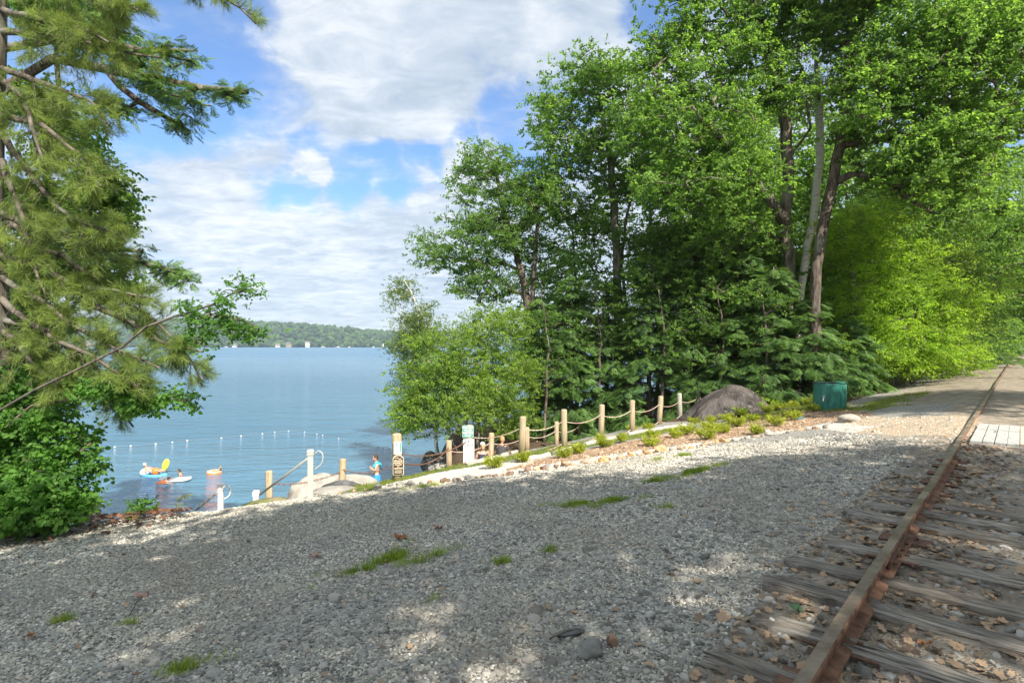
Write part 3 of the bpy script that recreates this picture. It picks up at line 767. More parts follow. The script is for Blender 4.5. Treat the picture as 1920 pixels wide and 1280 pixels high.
# ---- trees further along the track and behind
def generic(lab, x, y, H, rad, kind, seed, bark, ends, per=18, smul=1.3, r0=None, name='maple_tree', spread=.7, low=.3, group=None):
    z = ground(x, y) - .15; r = random.Random(seed)
    bl = [(x + r.gauss(0, .25) * rad, y + r.gauss(0, .25) * rad, z + H * h, rad * k * r.uniform(.85, 1.15), rad * k, H * .17, 1) for h, k in ((low, .6), (low + .17, .95), (low + .35, 1.0), (.82, .7), (.93, .4))]
    return grow(name, lab, 'tree', [[Vector((x, y, z)), Vector((x + r.gauss(0, .2), y, z + H * .4)), Vector((x + r.gauss(0, .5), y, z + H * .85))]], r0 or H * .014, bl, ends, kind, per, spread, seed, bark, smul=smul, group=group)
behind = [
    (9.5, 29, 15, 3.6, 'maple'), (13, 33, 16, 4, 'oak'), (17, 33, 15, 4, 'maple'), (6.5, 21, 0, 0, None), (22, 37, 16, 4.2, 'maple'), (20, 28.5, 13, 3.4, 'bright'),
    (26, 34, 15, 4, 'oak'), (30, 38, 17, 4.5, 'maple'), (36, 45, 18, 5, 'maple'), (42, 52, 18, 5, 'oak'), (34, 53, 18, 5, 'oak'), (52, 62, 19, 5.5, 'maple'),
    (62, 73, 19, 6, 'maple'), (76, 89, 20, 6.5, 'oak'), (94, 108, 21, 7, 'maple'), (112, 124, 22, 8, 'oak'), (24, 45, 17, 5, 'maple'), (46, 47.5, 15, 3.4, 'maple')]
labs = ['maple seen through the gap between the slim maple and the largest maple', 'oak rising behind the largest maple', 'maple rising behind the dark arching maple', '',
        'tall maple behind the lime green beeches', 'light green alder behind the arching maple limbs', 'oak above the lime green beeches, right of the arching maple',
        'maple filling the sky gap above the lane', 'first tall maple beside the far track', 'second tall oak beside the far track', 'oak deep in the wood behind the lane',
        'maple halfway down the visible track', 'maple just past the halfway maple on the track', 'hazy oak near the far end of the track', 'hazy maple next to the far end of the track', 'hazy oak closing the far end of the track',
        'tall maple on the lake side far behind the beeches', 'narrow maple overhanging the far rail']
for k, (x, y, H, rad, kd) in enumerate(behind):
    if not kd: continue
    generic(labs[k], x, y, H, rad, kd, 100 + k, B_grey if k % 2 else B_dark, 150, 17, 1.5 if y < 50 else 2.2, name={'maple': 'maple_tree', 'oak': 'oak_tree', 'bright': 'alder_tree'}[kd], low=.2, spread=.9 if y < 50 else 1.4)
for k, (x, y, H, rad, lab) in enumerate(((32.5, 40, 9, 2.6, 'dark hemlock right of the last beech by the lane'), (38.5, 46, 9, 2.6, 'middle hemlock along the far side lane'), (50, 59, 11, 3, 'hemlock beside the distant track'), (68, 79, 12, 3.4, 'furthest hemlock beside the distant track'))):
    hemlock(lab, 0, 0, 0, 0, 150 + k, base=Vector((x, y, ground(x, y) - .1)), H=H, rad=rad, dens=.8)

# ---- trees across the track (their crowns overhang and shade the gravel)
shade = [(.5, -9.6, 14, [(-1.4, -4.4, 9.6, 2.8, 2.5, 1.2, 1.2), (1.3, -3.4, 9.6, 2.6, 2.5, 1.2, 1.2), (3.0, -2.2, 9.5, 1.7, 1.5, 1.0), (2.3, -6.9, 10.2, 3.2, 2.6, 1.4, .8)], 'maple', 230, 'maple standing behind the viewpoint beside the track'),
         (6.0, -8.0, 14, [(4.2, -2.6, 9.6, 2.5, 2.3, 1.2), (7.0, -2.3, 9.6, 2.6, 2.3, 1.2), (5.4, -6.0, 10.2, 3.2, 2.2, 1.4, .4)], 'maple', 190, 'big maple overhanging the track from beyond the right edge'),
         (11.5, -6.0, 14, [(10.0, -2.2, 9.6, 2.4, 2.1, 1.2), (9.0, -5.2, 10.2, 2.8, 2.2, 1.4, .4)], 'oak', 110, 'oak whose upper limbs hang over the track to the right'),
         (20, 3.0, 15, [(16.0, 6.0, 9.6, 2.3, 2.1, 1.4), (14.0, 8.1, 9.2, 1.8, 1.5, 1.2), (18.1, 10.1, 9.8, 2.6, 2.4, 1.6), (20, 6.5, 12, 3.4, 2.8, 2)], 'oak', 220, 'dark oak reaching over the track beyond the crossing'),
         (27, 19.5, 16, [(17.4, 20.4, 12.6, 2.3, 1.9, 1.5), (19.8, 22.8, 11.6, 2.6, 2.0, 2.0), (20.4, 23.0, 15, 3.2, 2.4, 2.2), (25, 19.5, 12, 3.0, 2.8, 2.6)], 'maple', 300, 'dark maple filling the upper right corner over the track')]
for k, (x, y, H, bl, kd, e, lab) in enumerate(shade):
    z = ground(x, y) - .15
    grow('overhanging_tree', lab, 'tree', [[Vector((x, y, z)), Vector((x - .1, y + .1, z + H * .35)), Vector((x - .5, y + .3, z + H * .7))]], .22, bl, e, kd, 15, .55, 200 + k, B_dark, smul=1.15)

# ------------------------------------------------------------------ left: pine, hemlock bough, oak, bush, sapling
def pine():
    r = random.Random(5); g = np.random.default_rng(5)
    bx, by = -8.62, 9.3; bz = ground(bx, by) - .2
    root = thing('pine_tree', 'large white pine with long pale needles, its trunk cut by the left edge', 'tree', (bx, by, bz)); base = Vector((bx, by, bz))
    mb = MB()
    trunk = [Vector((bx + .07 * math.sin(k), by, bz + 14.5 * k / 12)) for k in range(13)]
    mb.tube([p - base for p in trunk], [.40 - .022 * k for k in range(13)], 14)
    boughs = [  # px points with depth
        ([(5, 60), (120, 70), (220, 95), (300, 108)], 9.3, 8.8), ([(5, 130), (90, 160), (170, 190), (205, 235)], 9.3, 8.3), ([(5, 20), (80, 40), (170, 60), (205, 80)], 9.3, 8.4),
        ([(5, 215), (80, 235), (150, 290), (190, 350)], 9.3, 8.2), ([(5, 250), (60, 330), (110, 390), (160, 420), (230, 440)], 9.3, 8.6), ([(3, 400), (80, 430), (150, 440), (200, 470), (260, 470)], 9.3, 8.9),
        ([(3, 480), (80, 500), (150, 540), (220, 545), (285, 560)], 9.3, 8.7), ([(3, 520), (70, 560), (140, 610), (220, 655), (300, 690)], 9.3, 8.4), ([(3, 560), (50, 600), (110, 640), (180, 670), (270, 735)], 9.3, 8.2),
        ([(3, 600), (90, 620), (180, 690), (230, 740), (235, 785)], 9.3, 8.8), ([(3, 440), (120, 480), (230, 560), (290, 600), (330, 640), (380, 712)], 9.4, 9.0), ([(3, 300), (40, 400), (60, 480), (90, 560)], 9.3, 8.9),
        ([(3, 620), (30, 640), (70, 690), (110, 720)], 9.3, 8.5), ([(3, -60), (100, -30), (190, 0), (260, 20)], 9.3, 8.6), ([(3, 150), (40, 180), (60, 240), (80, 300)], 9.3, 8.5), ([(150, 560), (240, 600), (300, 640), (380, 660)], 8.9, 8.9),
        ([(3, 640), (60, 650), (150, 700), (220, 760), (250, 800)], 9.3, 9.2), ([(3, -160), (180, -120), (330, -60), (400, -15), (450, 15), (480, 45)], 9.3, 8.8)]
    pts = []; rots = []
    for bi, (pl, d0, d1) in enumerate(boughs):
        n = len(pl); bp = [atd(p[0], p[1], d0 + (d1 - d0) * k / (n - 1)) for k, p in enumerate(pl)]
        bp = jitterpath(bp, .3, .02, r); m = len(bp)
        mb.tube([p - base for p in bp], [.05 * (1 - k / m) + .009 for k in range(m)], 5, False)
        L = sum((bp[k + 1] - bp[k]).length for k in range(m - 1))
        for q in range(int(L * 14)):
            s = r.uniform(.12, 1); k = min(int(s * (m - 1)), m - 2); o = bp[k]
            d = (bp[k + 1] - bp[k]).normalized()
            sd = Vector((r.gauss(0, 1), r.gauss(0, 1), r.gauss(-.15, .55))).normalized()
            tl = r.uniform(.22, .62) * (1.15 - .55 * s)
            dr = (d * .75 + sd * .85).normalized()
            tw = [o, o + dr * tl * .5 + Vector((0, 0, -.03)), o + dr * tl + Vector((0, 0, -.13 * tl))]
            mb.tube([p - base for p in tw], [.0065, .0045, .003], 3, False)
            if r.random() < .25 * (1 - s) + .12: continue                   # dead twigs
            for j in range(r.randint(4, 7)):
                c = tw[1].lerp(tw[2], r.random() * 1.0) + Vector((r.gauss(0, .05), r.gauss(0, .05), r.gauss(0, .035)))
                az = math.atan2(dr.y, dr.x) + r.gauss(0, .6)
                pts.append(tuple(c - base)); rots.append((r.uniform(0, 6.28), -math.asin(max(-1, min(1, dr.z))) + r.gauss(0, .3), az))
    mb.build('trunk', B_brown, root, True)
    n = len(pts)
    scatter('needles', pts, rots, g.uniform(.85, 1.3, n), g.integers(0, 5, n), 'pine', root, kind='stuff')
pine()
# dark bough tree behind the pine
def dark_boughs():
    bx, by = -12.6, 12.0; z = ground(bx, by) - .2
    T = [[Vector((bx, by, z)), atd(-120, 500, 12), atd(-60, 250, 12), atd(-20, -100, 12)],
         [atd(-50, 200, 12), atd(100, 110, 11.8), atd(200, 130, 11.6), atd(300, 150, 11.4), atd(380, 165, 11.2), atd(465, 172, 11.2)],
         [atd(-40, 100, 12), atd(120, 70, 11.6), atd(260, 95, 11.4), atd(370, 95, 11.2)],
         [atd(-90, 400, 12), atd(100, 440, 11.8), atd(230, 490, 11.6), atd(300, 500, 11.4), atd(355, 522, 11.3)],
         [atd(120, 30, 11.8), atd(110, -30, 11.6), atd(150, -80, 11.4)],
         [atd(200, 130, 11.6), atd(260, 190, 11.5), atd(320, 225, 11.4), atd(335, 255, 11.4)]]
    grow('hemlock_tree', 'dark tree behind the white pine with long boughs reaching right across the sky', 'tree', T, .09,
         [pb(250, 120, 50, 22, 11.6, .8), pb(330, 105, 40, 16, 11.4, .6), pb(300, 165, 50, 24, 11.4, .7), pb(360, 185, 30, 22, 11.3, .6), pb(330, 225, 30, 24, 11.4, .5), pb(420, 170, 38, 11, 11.2, .4, 1.4), pb(455, 170, 14, 7, 11.2, .2), pb(355, 95, 22, 10, 11.2, .3, 1.2),
          pb(210, 40, 30, 26, 11.6, .6), pb(160, 10, 60, 24, 11.6, .8), pb(300, 510, 50, 16, 11.4, .5), pb(350, 525, 18, 14, 11.3, .3, 1.4), pb(250, 485, 40, 20, 11.6, .6), pb(230, 210, 24, 20, 11.6, .5)],
         130, 'hem', 9, .22, 70, B_dark, rise=-.05, smul=.58, flat=.5, rmin=.004, along=1.2)
dark_boughs()
grow('oak_tree', 'leafy green oak filling the gap between the pine boughs at the left', 'tree',
     [trunk_from(30, 12.6, [(60, 600), (80, 450), (100, 250), (110, 60)])], .13,
     [pb(70, 380, 60, 60, 12.6), pb(150, 420, 60, 60, 12.6), pb(190, 370, 40, 45, 12.6), pb(220, 400, 30, 30, 12.6), pb(90, 500, 80, 50, 12.6), pb(190, 520, 50, 40, 12.6), pb(110, 260, 60, 60, 12.6, None, .7), pb(40, 600, 60, 60, 12.4), pb(60, 200, 50, 60, 12.6, None, .6), pb(120, 30, 80, 40, 12.6), pb(60, 700, 70, 60, 12), pb(220, 200, 14, 30, 12.6, .4, .6), pb(180, 330, 36, 30, 12.6)],
     230, 'oak', 20, .3, 71, B_dark, smul=.85, rmin=.004)
grow('leafy_bush', 'broad bright green bush with round leaves and dark leaning stems at the left shore edge', 'bush',
     [trunk_from(8, 9.4, [(30, 860), (60, 790)]), trunk_from(40, 9.4, [(70, 860), (130, 790)]), trunk_from(20, 9.2, [(10, 850), (-10, 780)]), trunk_from(60, 9.0, [(110, 880), (170, 830)])], .045,
     [pb(20, 730, 60, 50, 9.2), pb(45, 800, 70, 60, 9.2), pb(120, 800, 50, 55, 9.0), pb(10, 880, 60, 60, 9.0), pb(95, 890, 60, 60, 8.9), pb(160, 840, 26, 32, 9.0), pb(70, 940, 50, 26, 8.8), pb(120, 945, 40, 22, 8.8, .5, 1.5), pb(165, 890, 16, 20, 8.9, .4, .6), pb(20, 955, 60, 24, 8.8, .6, 2.5), pb(90, 960, 60, 18, 8.8, .6, 2.5)],
     230, 'bush', 11, .17, 72, B_dark, smul=.9, rise=.6, rmin=.003)
grow('sapling', 'slender arching sapling whose leafy tip hangs over the lake at left', 'sapling',
     [[Vector(at(-60, 985)), atd(-30, 850, 8.2), atd(0, 768, 8.0), atd(70, 728, 7.8), atd(130, 700, 7.7), atd(230, 650, 7.6), atd(275, 612, 7.5), atd(330, 592, 7.5), atd(395, 590, 7.5), atd(450, 598, 7.5), atd(485, 615, 7.5)],
      [atd(340, 591, 7.5), atd(400, 570, 7.4), atd(440, 548, 7.4), atd(485, 530, 7.4)]], .014,
     [pb(360, 580, 26, 22, 7.5, .2), pb(400, 595, 30, 22, 7.5, .2), pb(370, 625, 22, 26, 7.5, .2), pb(430, 555, 22, 22, 7.4, .2), pb(450, 530, 14, 14, 7.4, .15), pb(482, 540, 14, 18, 7.4, .15), pb(440, 615, 36, 18, 7.5, .2, 1.6), pb(470, 625, 22, 12, 7.5, .2, 1.4), pb(385, 655, 10, 8, 7.5, .1)],
     75, 'bush', 7, .1, 73, B_brown, smul=.5, rise=.1, rmin=.0025)
grow('sapling', 'low leafy spray with heart-shaped leaves under the pine boughs over the water', 'sapling',
     [[Vector(at(-100, 990)), atd(-60, 850, 8.8), atd(60, 760, 8.7), atd(200, 738, 8.6), atd(300, 742, 8.5), atd(350, 752, 8.5)]], .02,
     [pb(240, 735, 40, 20, 8.6, .3), pb(300, 745, 40, 14, 8.5, .25), pb(260, 765, 22, 16, 8.5, .2), pb(345, 752, 14, 8, 8.5, .2), pb(180, 730, 30, 20, 8.6, .3)],
     50, 'bush', 8, .13, 74, B_dark, smul=.75, rise=.1, rmin=.0025)
grow('small_plant', 'small leafy weed on the leaf-litter mound at the shore edge', 'plant',
     [[Vector(at(268, 976)), atd(270, 955, 9.8), atd(272, 938, 9.8)]], .008,
     [pb(262, 950, 12, 10, 9.8, .12), pb(278, 944, 12, 8, 9.8, .12), pb(256, 962, 8, 5, 9.8, .1)], 18, 'bush', 5, .06, 75, B_dark, smul=.6, rmin=.002)
grow('small_plant', 'spindly bare-stemmed weed left of the first white handrail post', 'plant',
     [[Vector(at(330, 974)), atd(334, 945, 9.8), atd(342, 930, 9.8), atd(362, 925, 9.8)], [atd(331, 966, 9.8), atd(348, 955, 9.8)]], .006,
     [pb(338, 938, 8, 12, 9.8, .08), pb(352, 927, 9, 4, 9.8, .08)], 14, 'birch', 2, .03, 76, B_dark, smul=.28, rmin=.002)
# ------------------------------------------------------------------ far wood
def far_tree(name, seed):
    r = random.Random(seed); bm = bmesh.new()
    for k in range(5):
        M = Matrix.Translation((r.uniform(-.35, .35), r.uniform(-.35, .35), r.uniform(.3, 1.1))) @ Matrix.Diagonal((r.uniform(.35, .6), r.uniform(.35, .6), r.uniform(.3, .5), 1))
        bmesh.ops.create_icosphere(bm, subdivisions=2, radius=1, matrix=M)
    for v in bm.verts: v.co += v.normal * .22 * mnoise.noise(v.co * 5.0 + Vector((seed, 0, 0)))
    me = bpy.data.meshes.new(name); bm.to_mesh(me); bm.free(); me.materials.append(M_far); return me
proto_set('far', [far_tree('far_tree', s) for s in range(5)])
g = np.random.default_rng(11)
fp = []; fs = []
HVa = np.array(HV).reshape(len(hy), nh, 3)
for k in range(6500):
    x = g.uniform(-1500, 1900); kk = g.random() ** 1.15; y = 1142 + kk * 420
    xi = np.clip(np.searchsorted(hx, x) - 1, 0, nh - 2); yi = np.clip(np.searchsorted(hy, y) - 1, 0, len(hy) - 2)
    a = (x - hx[xi]) / (hx[1] - hx[0]); b = (y - hy[yi]) / (hy[1] - hy[0])
    z = (HVa[yi, xi, 2] * (1 - a) + HVa[yi, xi + 1, 2] * a) * (1 - b) + (HVa[yi + 1, xi, 2] * (1 - a) + HVa[yi + 1, xi + 1, 2] * a) * b
    fp.append((x, y, max(z, WATER + .5) - 2)); s = g.uniform(7, 12); fs.append((s, s, s * g.uniform(.75, 1.1)))
for x in np.arange(-1500, 1900, 7.0):
    fp.append((x + g.uniform(-3, 3), g.uniform(1128, 1140), WATER - 1)); s = g.uniform(6, 10); fs.append((s, s, s * .9))
n = len(fp)
scatter('distant_wood', fp, np.stack([np.zeros(n), np.zeros(n), g.uniform(0, 6.28, n)], 1), fs, g.integers(0, 5, n), 'far', kind='stuff', label='wooded hillside across the lake')

M_white = simple('white_paint', (.72, .71, .68), .45, .06, 6, .05, .004)
M_wallw = simple('house_wall', (.48, .47, .43), .7, .08, .4, 0)
M_wallt = simple('house_wall_tan', (.34, .28, .21), .7, .08, .4, 0)
M_roof = simple('house_roof', (.16, .145, .14), .8, .1, .5, 0)
M_glass = simple('house_glass', (.05, .06, .08), .15, .1, 1, 0, spec=.6)
def house(lab, px, w, h, m, rz=.2, dep=8):
    p = atw(px, 651.4, WATER); y = 1122.0; x = (px - 960) / F * y
    root = thing('lake_house', lab, 'house', (x, y, WATER + 1.2), rz)
    MB().box((0, 0, h / 2 - 1), (w, dep, h + 2)).build('wall', m, root)
    rb = MB(); a, b = w / 2 + .6, dep / 2 + .6
    rb.add([(-a, -b, h), (a, -b, h), (a, b, h), (-a, b, h), (-a, 0, h + 3), (a, 0, h + 3)], [(0, 1, 5, 4), (2, 3, 4, 5), (0, 4, 3), (1, 2, 5), (3, 2, 1, 0)])
    rb.build('roof', M_roof, root)
    for k in range(3):
        for fl in range(2 if h > 5 else 1):
            MB().box((-w * .3 + k * w * .3, -dep / 2 - .04, 1.7 + fl * 3), (w * .14, .1, 1.5)).build('window', M_glass, root)
house('white two-storey lake house with dark roof on the far shore', 577, 8, 8, M_wallw)
house('tan cottage left of the white two-storey house across the lake', 541, 7, 6, M_wallt, -.3)
house('low white boathouse, furthest right of the left-hand pair of far cottages', 521, 8, 3.4, M_wallw, .1, 6)
house('large pale house across the lake, seen through the pine boughs', 164, 17, 9, M_wallt, .1, 10)
house('small white shed at the far waterline behind the arching sapling', 440, 8, 3, M_wallw, 0, 5)
bo = 0
for px, L, lab in ((606, 8, 'white motorboat moored right of the white lake house'), (634, 9, 'white boat midway along the visible far shore'), (655, 5, 'small white boat between the midway boat and the sailboat'),
                   (424, 7, 'white boat on the far water behind the sapling tip'), (700, 6, 'white boat just left of the far sailboat')):
    x = (px - 960) / F * 1095; root = thing('motorboat', lab, 'boat', (x, 1095, WATER), .1)
    mb = MB(); mb.add([(-L / 2, -1, 1), (-L / 2, 1, 1), (L * .3, 1, 1), (L / 2, 0, 1.2), (L * .3, -1, 1), (-L / 2, -.7, -.2), (-L / 2, .7, -.2), (L * .3, .6, -.2), (L * .42, 0, -.2), (L * .3, -.6, -.2)],
                      [(0, 1, 2, 3, 4), (9, 8, 7, 6, 5), (0, 4, 9, 5), (4, 3, 8, 9), (3, 2, 7, 8), (2, 1, 6, 7), (1, 0, 5, 6)]); mb.build('hull', M_wallw, root)
    MB().box((0, 0, 1.6), (L * .3, 1.4, 1.2), taper=.8).build('cabin', M_wallw, root)
x = (718 - 960) / F * 1095; root = thing('sailboat', 'white sailboat with tent-like sail at the far shore beside the birch', 'sailboat', (x, 1095, WATER), 0)
MB().box((0, 0, .6), (7, 2, 1.2), taper=1.1).build('hull', M_white, root)
MB().add([(-2.6, .1, 1.2), (2.6, .1, 1.2), (0.3, .1, 8), (-2.6, -.1, 1.2), (2.6, -.1, 1.2), (.3, -.1, 8)], [(0, 1, 2), (5, 4, 3), (0, 3, 4, 1), (1, 4, 5, 2), (2, 5, 3, 0)]).build('sail', M_white, root)
MB().tube([(.3, 0, 1.2), (.3, 0, 8.6)], .12, 6).build('mast', M_white, root)

# ------------------------------------------------------------------ gravel, leaf litter, grass
def f_stone(stops, rough=.75):
    def fn(t):
        rnd = t.N('ShaderNodeObjectInfo').outputs['Random']; n = t.noise(objc(t), 2.2, 3, .6)
        c = t.ramp(rnd, stops); c = t.mix(t.maprange(n, .4, .75, 0, .35), c, (.45, .42, .38))
        big = t.noise(posn(t), .5, 4, .6); c = t.mix(t.maprange(big, .38, .66, 0, .42), c, (.33, .29, .225))
        return pbr(t, c, rough, t.bump(n, .25, .1), .3)
    return fn
M_grav = mat('gravel_stone', f_stone([(.0, (.07, .066, .056)), (.12, (.20, .19, .16)), (.35, (.44, .405, .335)), (.55, (.38, .395, .36)), (.75, (.60, .55, .45)), (.92, (.82, .78, .68)), (1, (.46, .35, .24))]))
M_ball = mat('ballast_stone', f_stone([(.0, (.10, .098, .09)), (.3, (.22, .21, .19)), (.55, (.31, .31, .29)), (.8, (.40, .37, .32)), (1, (.5, .47, .43))]))
def stone(name, seed, m, sub=1, flat=.62, amp=.35):
    bm = bmesh.new(); bmesh.ops.create_icosphere(bm, subdivisions=sub, radius=.5)
    r = random.Random(seed); sx, sy = r.uniform(.8, 1.3), r.uniform(.6, .95)
    for v in bm.verts:
        v.co *= 1 + amp * mnoise.noise(v.co * 2.2 + Vector((seed * 3.1, 1, 2)))
        v.co.x *= sx; v.co.y *= sy; v.co.z *= flat
    me = bpy.data.meshes.new(name); bm.to_mesh(me); bm.free(); me.materials.append(m)
    me.polygons.foreach_set('use_smooth', [sub > 1] * len(me.polygons)); return me
proto_set('gravel', [stone('pebble', s, M_grav, 1, .6, .55) for s in range(8)])
proto_set('ballast', [stone('cobble', s + 20, M_ball, 2, .62, .5) for s in range(8)])
g = np.random.default_rng(3)
def ring(nn, r0, r1, a0=-50, a1=52):
    r = np.sqrt(g.uniform(r0 * r0, r1 * r1, nn)); a = np.radians(g.uniform(a0, a1, nn)); return r * np.sin(a), r * np.cos(a)
def stones(name, x, y, size, gname, lab, sink=.15):
    n = len(x); z = tz(x, y) + size * (.18 - sink) 
    rot = np.stack([g.normal(0, .35, n), g.normal(0, .35, n), g.uniform(0, 6.28, n)], 1)
    scatter(name, np.stack([x, y, z], 1), rot, size, g.integers(0, 8, n), gname, kind='stuff', label=lab)
def patch(x, y, s, ph, th): return wav(x, y, s, ph) + .35 * wav(x, y, s * 3.3, ph + 2) > th
X = []; Y = []; S = []
for nn, a, b, sz in ((75000, 1.6, 4.6, .017), (135000, 4.6, 8.2, .021), (105000, 8.2, 12.5, .027)):
    x, y = ring(nn, a, b); u, v = UV(x, y)
    u1 = np.interp(v, [-30, -1.3, .6, 1.1, 2.4, 3.6, 4.5, 5.5, 8, 9.5, 19, 60], [13, 12.5, 10.6, 9.4, 8.8, 8.9, 9.1, 9.4, 9.6, 9.3, 9.7, 10])
    keep = (u > .55) & (u < u1 + .4) & (inpoly(x, y, P_dirt) < -.2) & (inpoly(x, y, P_path) < .0) & (inpoly(x, y, P_mulch) < 0) & (inpoly(x, y, P_lawn) < -.1)
    keep &= (v < 11.0 + g.normal(0, 1, nn))
    bare = (patch(x, y, .9, 2.2, .30) & (g.random(nn) < .6)) | (np.abs(u - 3.1 - .12 * np.sin(v)) < .32) & (g.random(nn) < .5) | (np.abs(u - 5.0 - .12 * np.sin(v)) < .32) & (g.random(nn) < .5); keep &= ~bare
    X.append(x[keep]); Y.append(y[keep]); S.append((sz * g.lognormal(0, .3, nn))[keep])
stones('gravel', np.concatenate(X), np.concatenate(Y), np.concatenate(S), 'gravel', 'loose grey gravel of the sloping yard')
x, y = ring(42000, 1.6, 13); u, v = UV(x, y)
dens = np.exp(-((u - 1.3) / 1.5) ** 2) * (u > .1) + .35 * (np.abs(u + .75) < .72)
keep = (g.random(len(x)) < dens) & (inpoly(x, y, P_dirt) < -.2) & (np.abs(u) > .05)
stones('ballast', x[keep], y[keep], (.038 * g.lognormal(0, .38, keep.sum())), 'ballast', 'rounded dark ballast stones beside and between the rails', .22)
# pale pebbles on the path, chips on the mulch
def inside_pts(P, nn, soft=0):
    lo, hi = P.min(0), P.max(0); x = g.uniform(lo[0], hi[0], nn); y = g.uniform(lo[1], hi[1], nn); k = inpoly(x, y, P) > soft; return x[k], y[k]
M_pale = mat('pale_stone', f_stone([(0, (.30, .28, .25)), (.4, (.60, .55, .48)), (1, (.75, .70, .62))])); proto_set('pale', [stone('path_pebble', s + 40, M_pale, 1, .6, .5) for s in range(8)])
x, y = inside_pts(P_path, 45000); stones('path_gravel', x, y, .022 * g.lognormal(0, .3, len(x)), 'pale', 'pale fine gravel of the sunlit path')
def f_chip(t):
    rnd = t.N('ShaderNodeObjectInfo').outputs['Random']
    return pbr(t, t.ramp(rnd, [(0, (.20, .125, .08)), (.5, (.41, .28, .19)), (1, (.58, .45, .32))]), .85, None, .1)
M_chip = mat('mulch_chip', f_chip)
def chip(s):
    me = MB().box((0, 0, 0), (1, .35, .12), jit=.06).mesh('chip'); me.materials.append(M_chip); return me
proto_set('chip', [chip(s) for s in range(8)])
x, y = inside_pts(P_dirt, 5000); stones('lane_pebbles', x, y, .022 * g.lognormal(0, .4, len(x)), 'gravel', 'scattered pebbles on the sandy lane')
x, y = inside_pts(P_mulch, 22000); stones('mulch_chips', x, y, .035 * g.lognormal(0, .35, len(x)), 'chip', 'orange-brown wood mulch round the young shrubs', 0)

# fallen leaves (uncountable litter) and a few big single ones
def lobed_leaf(seed, m, L=1.0, curl=.25):
    r = random.Random(seed); n = 22; V = [Vector((0, 0, 0))]; Fc = []
    for k in range(n):
        a = 2 * math.pi * k / n; rr = L * .5 * (.62 + .38 * abs(math.cos(2.5 * a)) ** .8 * (1 if k % 2 else .72)) * r.uniform(.85, 1.1)
        V.append(Vector((math.cos(a) * rr, math.sin(a) * rr * .8, 0)))
    for v in V[1:]: v.z = curl * L * (v.x * v.x * r.uniform(.2, 1.2) - v.y * v.y * .5 + r.uniform(-.08, .08) + .06)
    for k in range(n): Fc.append((0, k + 1, (k + 1) % n + 1))
    i = len(V); V += [Vector((-L * .45, -.012, .02)), Vector((-L * .8, 0, .03)), Vector((-L * .45, .012, .02))]; Fc.append((i, i + 1, i + 2))
    me = mesh_np('leaf', V, Fc); me.materials.append(m); return me
M_deadr = mat('leaf_dead_red', f_leaf((.13, .075, .05), (.12, .06, .03), tw=.1, vary=.45)); proto_set('deadred', [lobed_leaf(s, M_deadr) for s in range(6)])
proto_set('dead', [lobed_leaf(s, M_dead) for s in range(6)])
def litter(name, x, y, sz, lab, lift=.012, dz=0, gn='dead'):
    n = len(x); z = tz(x, y) + lift + g.random(n) * .012 + dz
    rot = np.stack([g.normal(0, .3, n), g.normal(0, .3, n), g.uniform(0, 6.28, n)], 1)
    scatter(name, np.stack([x, y, z], 1), rot, sz * g.lognormal(0, .25, n), g.integers(0, 6, n), gn, kind='stuff', label=lab)
x, y = ring(24000, 1.6, 13, 5, 52); u, v = UV(x, y)
dens = .55 * np.exp(-((u + .28) / .28) ** 2) + .45 * np.exp(-((u - .33) / .25) ** 2) * (v < 6) + .10 * (np.abs(u + .75) < .6) * (v < 4) + .02 * (u < 2)
keep = (g.random(len(x)) < dens) & (inpoly(x, y, P_dirt) < 0)
x2, y2 = ring(900, 1.8, 12, -45, 40); u2, v2 = UV(x2, y2); k2 = (u2 > .6) & (u2 < 8); litter('scattered_leaves', x2[k2], y2[k2], .035, 'small dry leaf scraps scattered over the gravel', .02)
litter('leaf_litter', x[keep], y[keep], .058, 'dry brown oak leaves drifted along the rail')
x = g.uniform(-11, -5.5, 9000); y = g.uniform(8.0, 13, 9000); u, v = UV(x, y)
c1 = at(225, 984) + Vector((0, .25, 0)); c2 = at(60, 1000) + Vector((0, .3, 0))
dd = np.minimum(np.hypot((x - c1.x) / 1.3, (y - c1.y) / .5), np.hypot((x - c2.x) / 1.9, (y - c2.y) / .9))
keep = g.random(len(x)) < np.exp(-dd ** 2) * 1.2
litter('leaf_mound', x[keep], y[keep], .075, 'mound of reddish dead leaves at the shore edge', .01, np.exp(-dd[keep] ** 2) * .13, 'deadred')
def drop_leaf(px, py, lab, m, L=.1, rz=0.):
    p = at(px, py); o = link('fallen_leaf', lobed_leaf(int(px), m, L, 2.2 if L < 1 else .3), None); o.location = (p.x, p.y, p.z + .022); o.rotation_euler = (.1, .15, rz); tag(o, lab, 'leaf')
M_brownleaf = simple('leaf_rust', (.36, .17, .08), .7, .25, 20, .1); M_pinkleaf = simple('leaf_pinkish', (.50, .32, .25), .7, .2, 20, .1); M_greenleaf = simple('leaf_fresh', (.10, .20, .09), .5, .2, 20, .1)
drop_leaf(1492, 1150, 'fresh green lobed leaf lying beside the rail', M_greenleaf, .10, .4)
drop_leaf(265, 1122, 'curled pinkish-brown leaf on the left gravel', M_pinkleaf, .12, 1.)
drop_leaf(60, 1196, 'small rust-orange leaf on gravel near the left bottom', M_brownleaf, .09, 2.)
drop_leaf(751, 1012, 'orange-brown leaf above the largest grass patch', M_brownleaf, .16, .2)
drop_leaf(820, 992, 'pale brown leaf up the slope from the grass patch', M_pinkleaf, .16, 1.2)
drop_leaf(593, 1047, 'grey-pink leaf left of the largest grass patch', M_pinkleaf, .14, 2.2)
drop_leaf(1735, 1216, 'yellow-brown curled leaf between two right-hand ties', M_brownleaf, .08, 2.8)

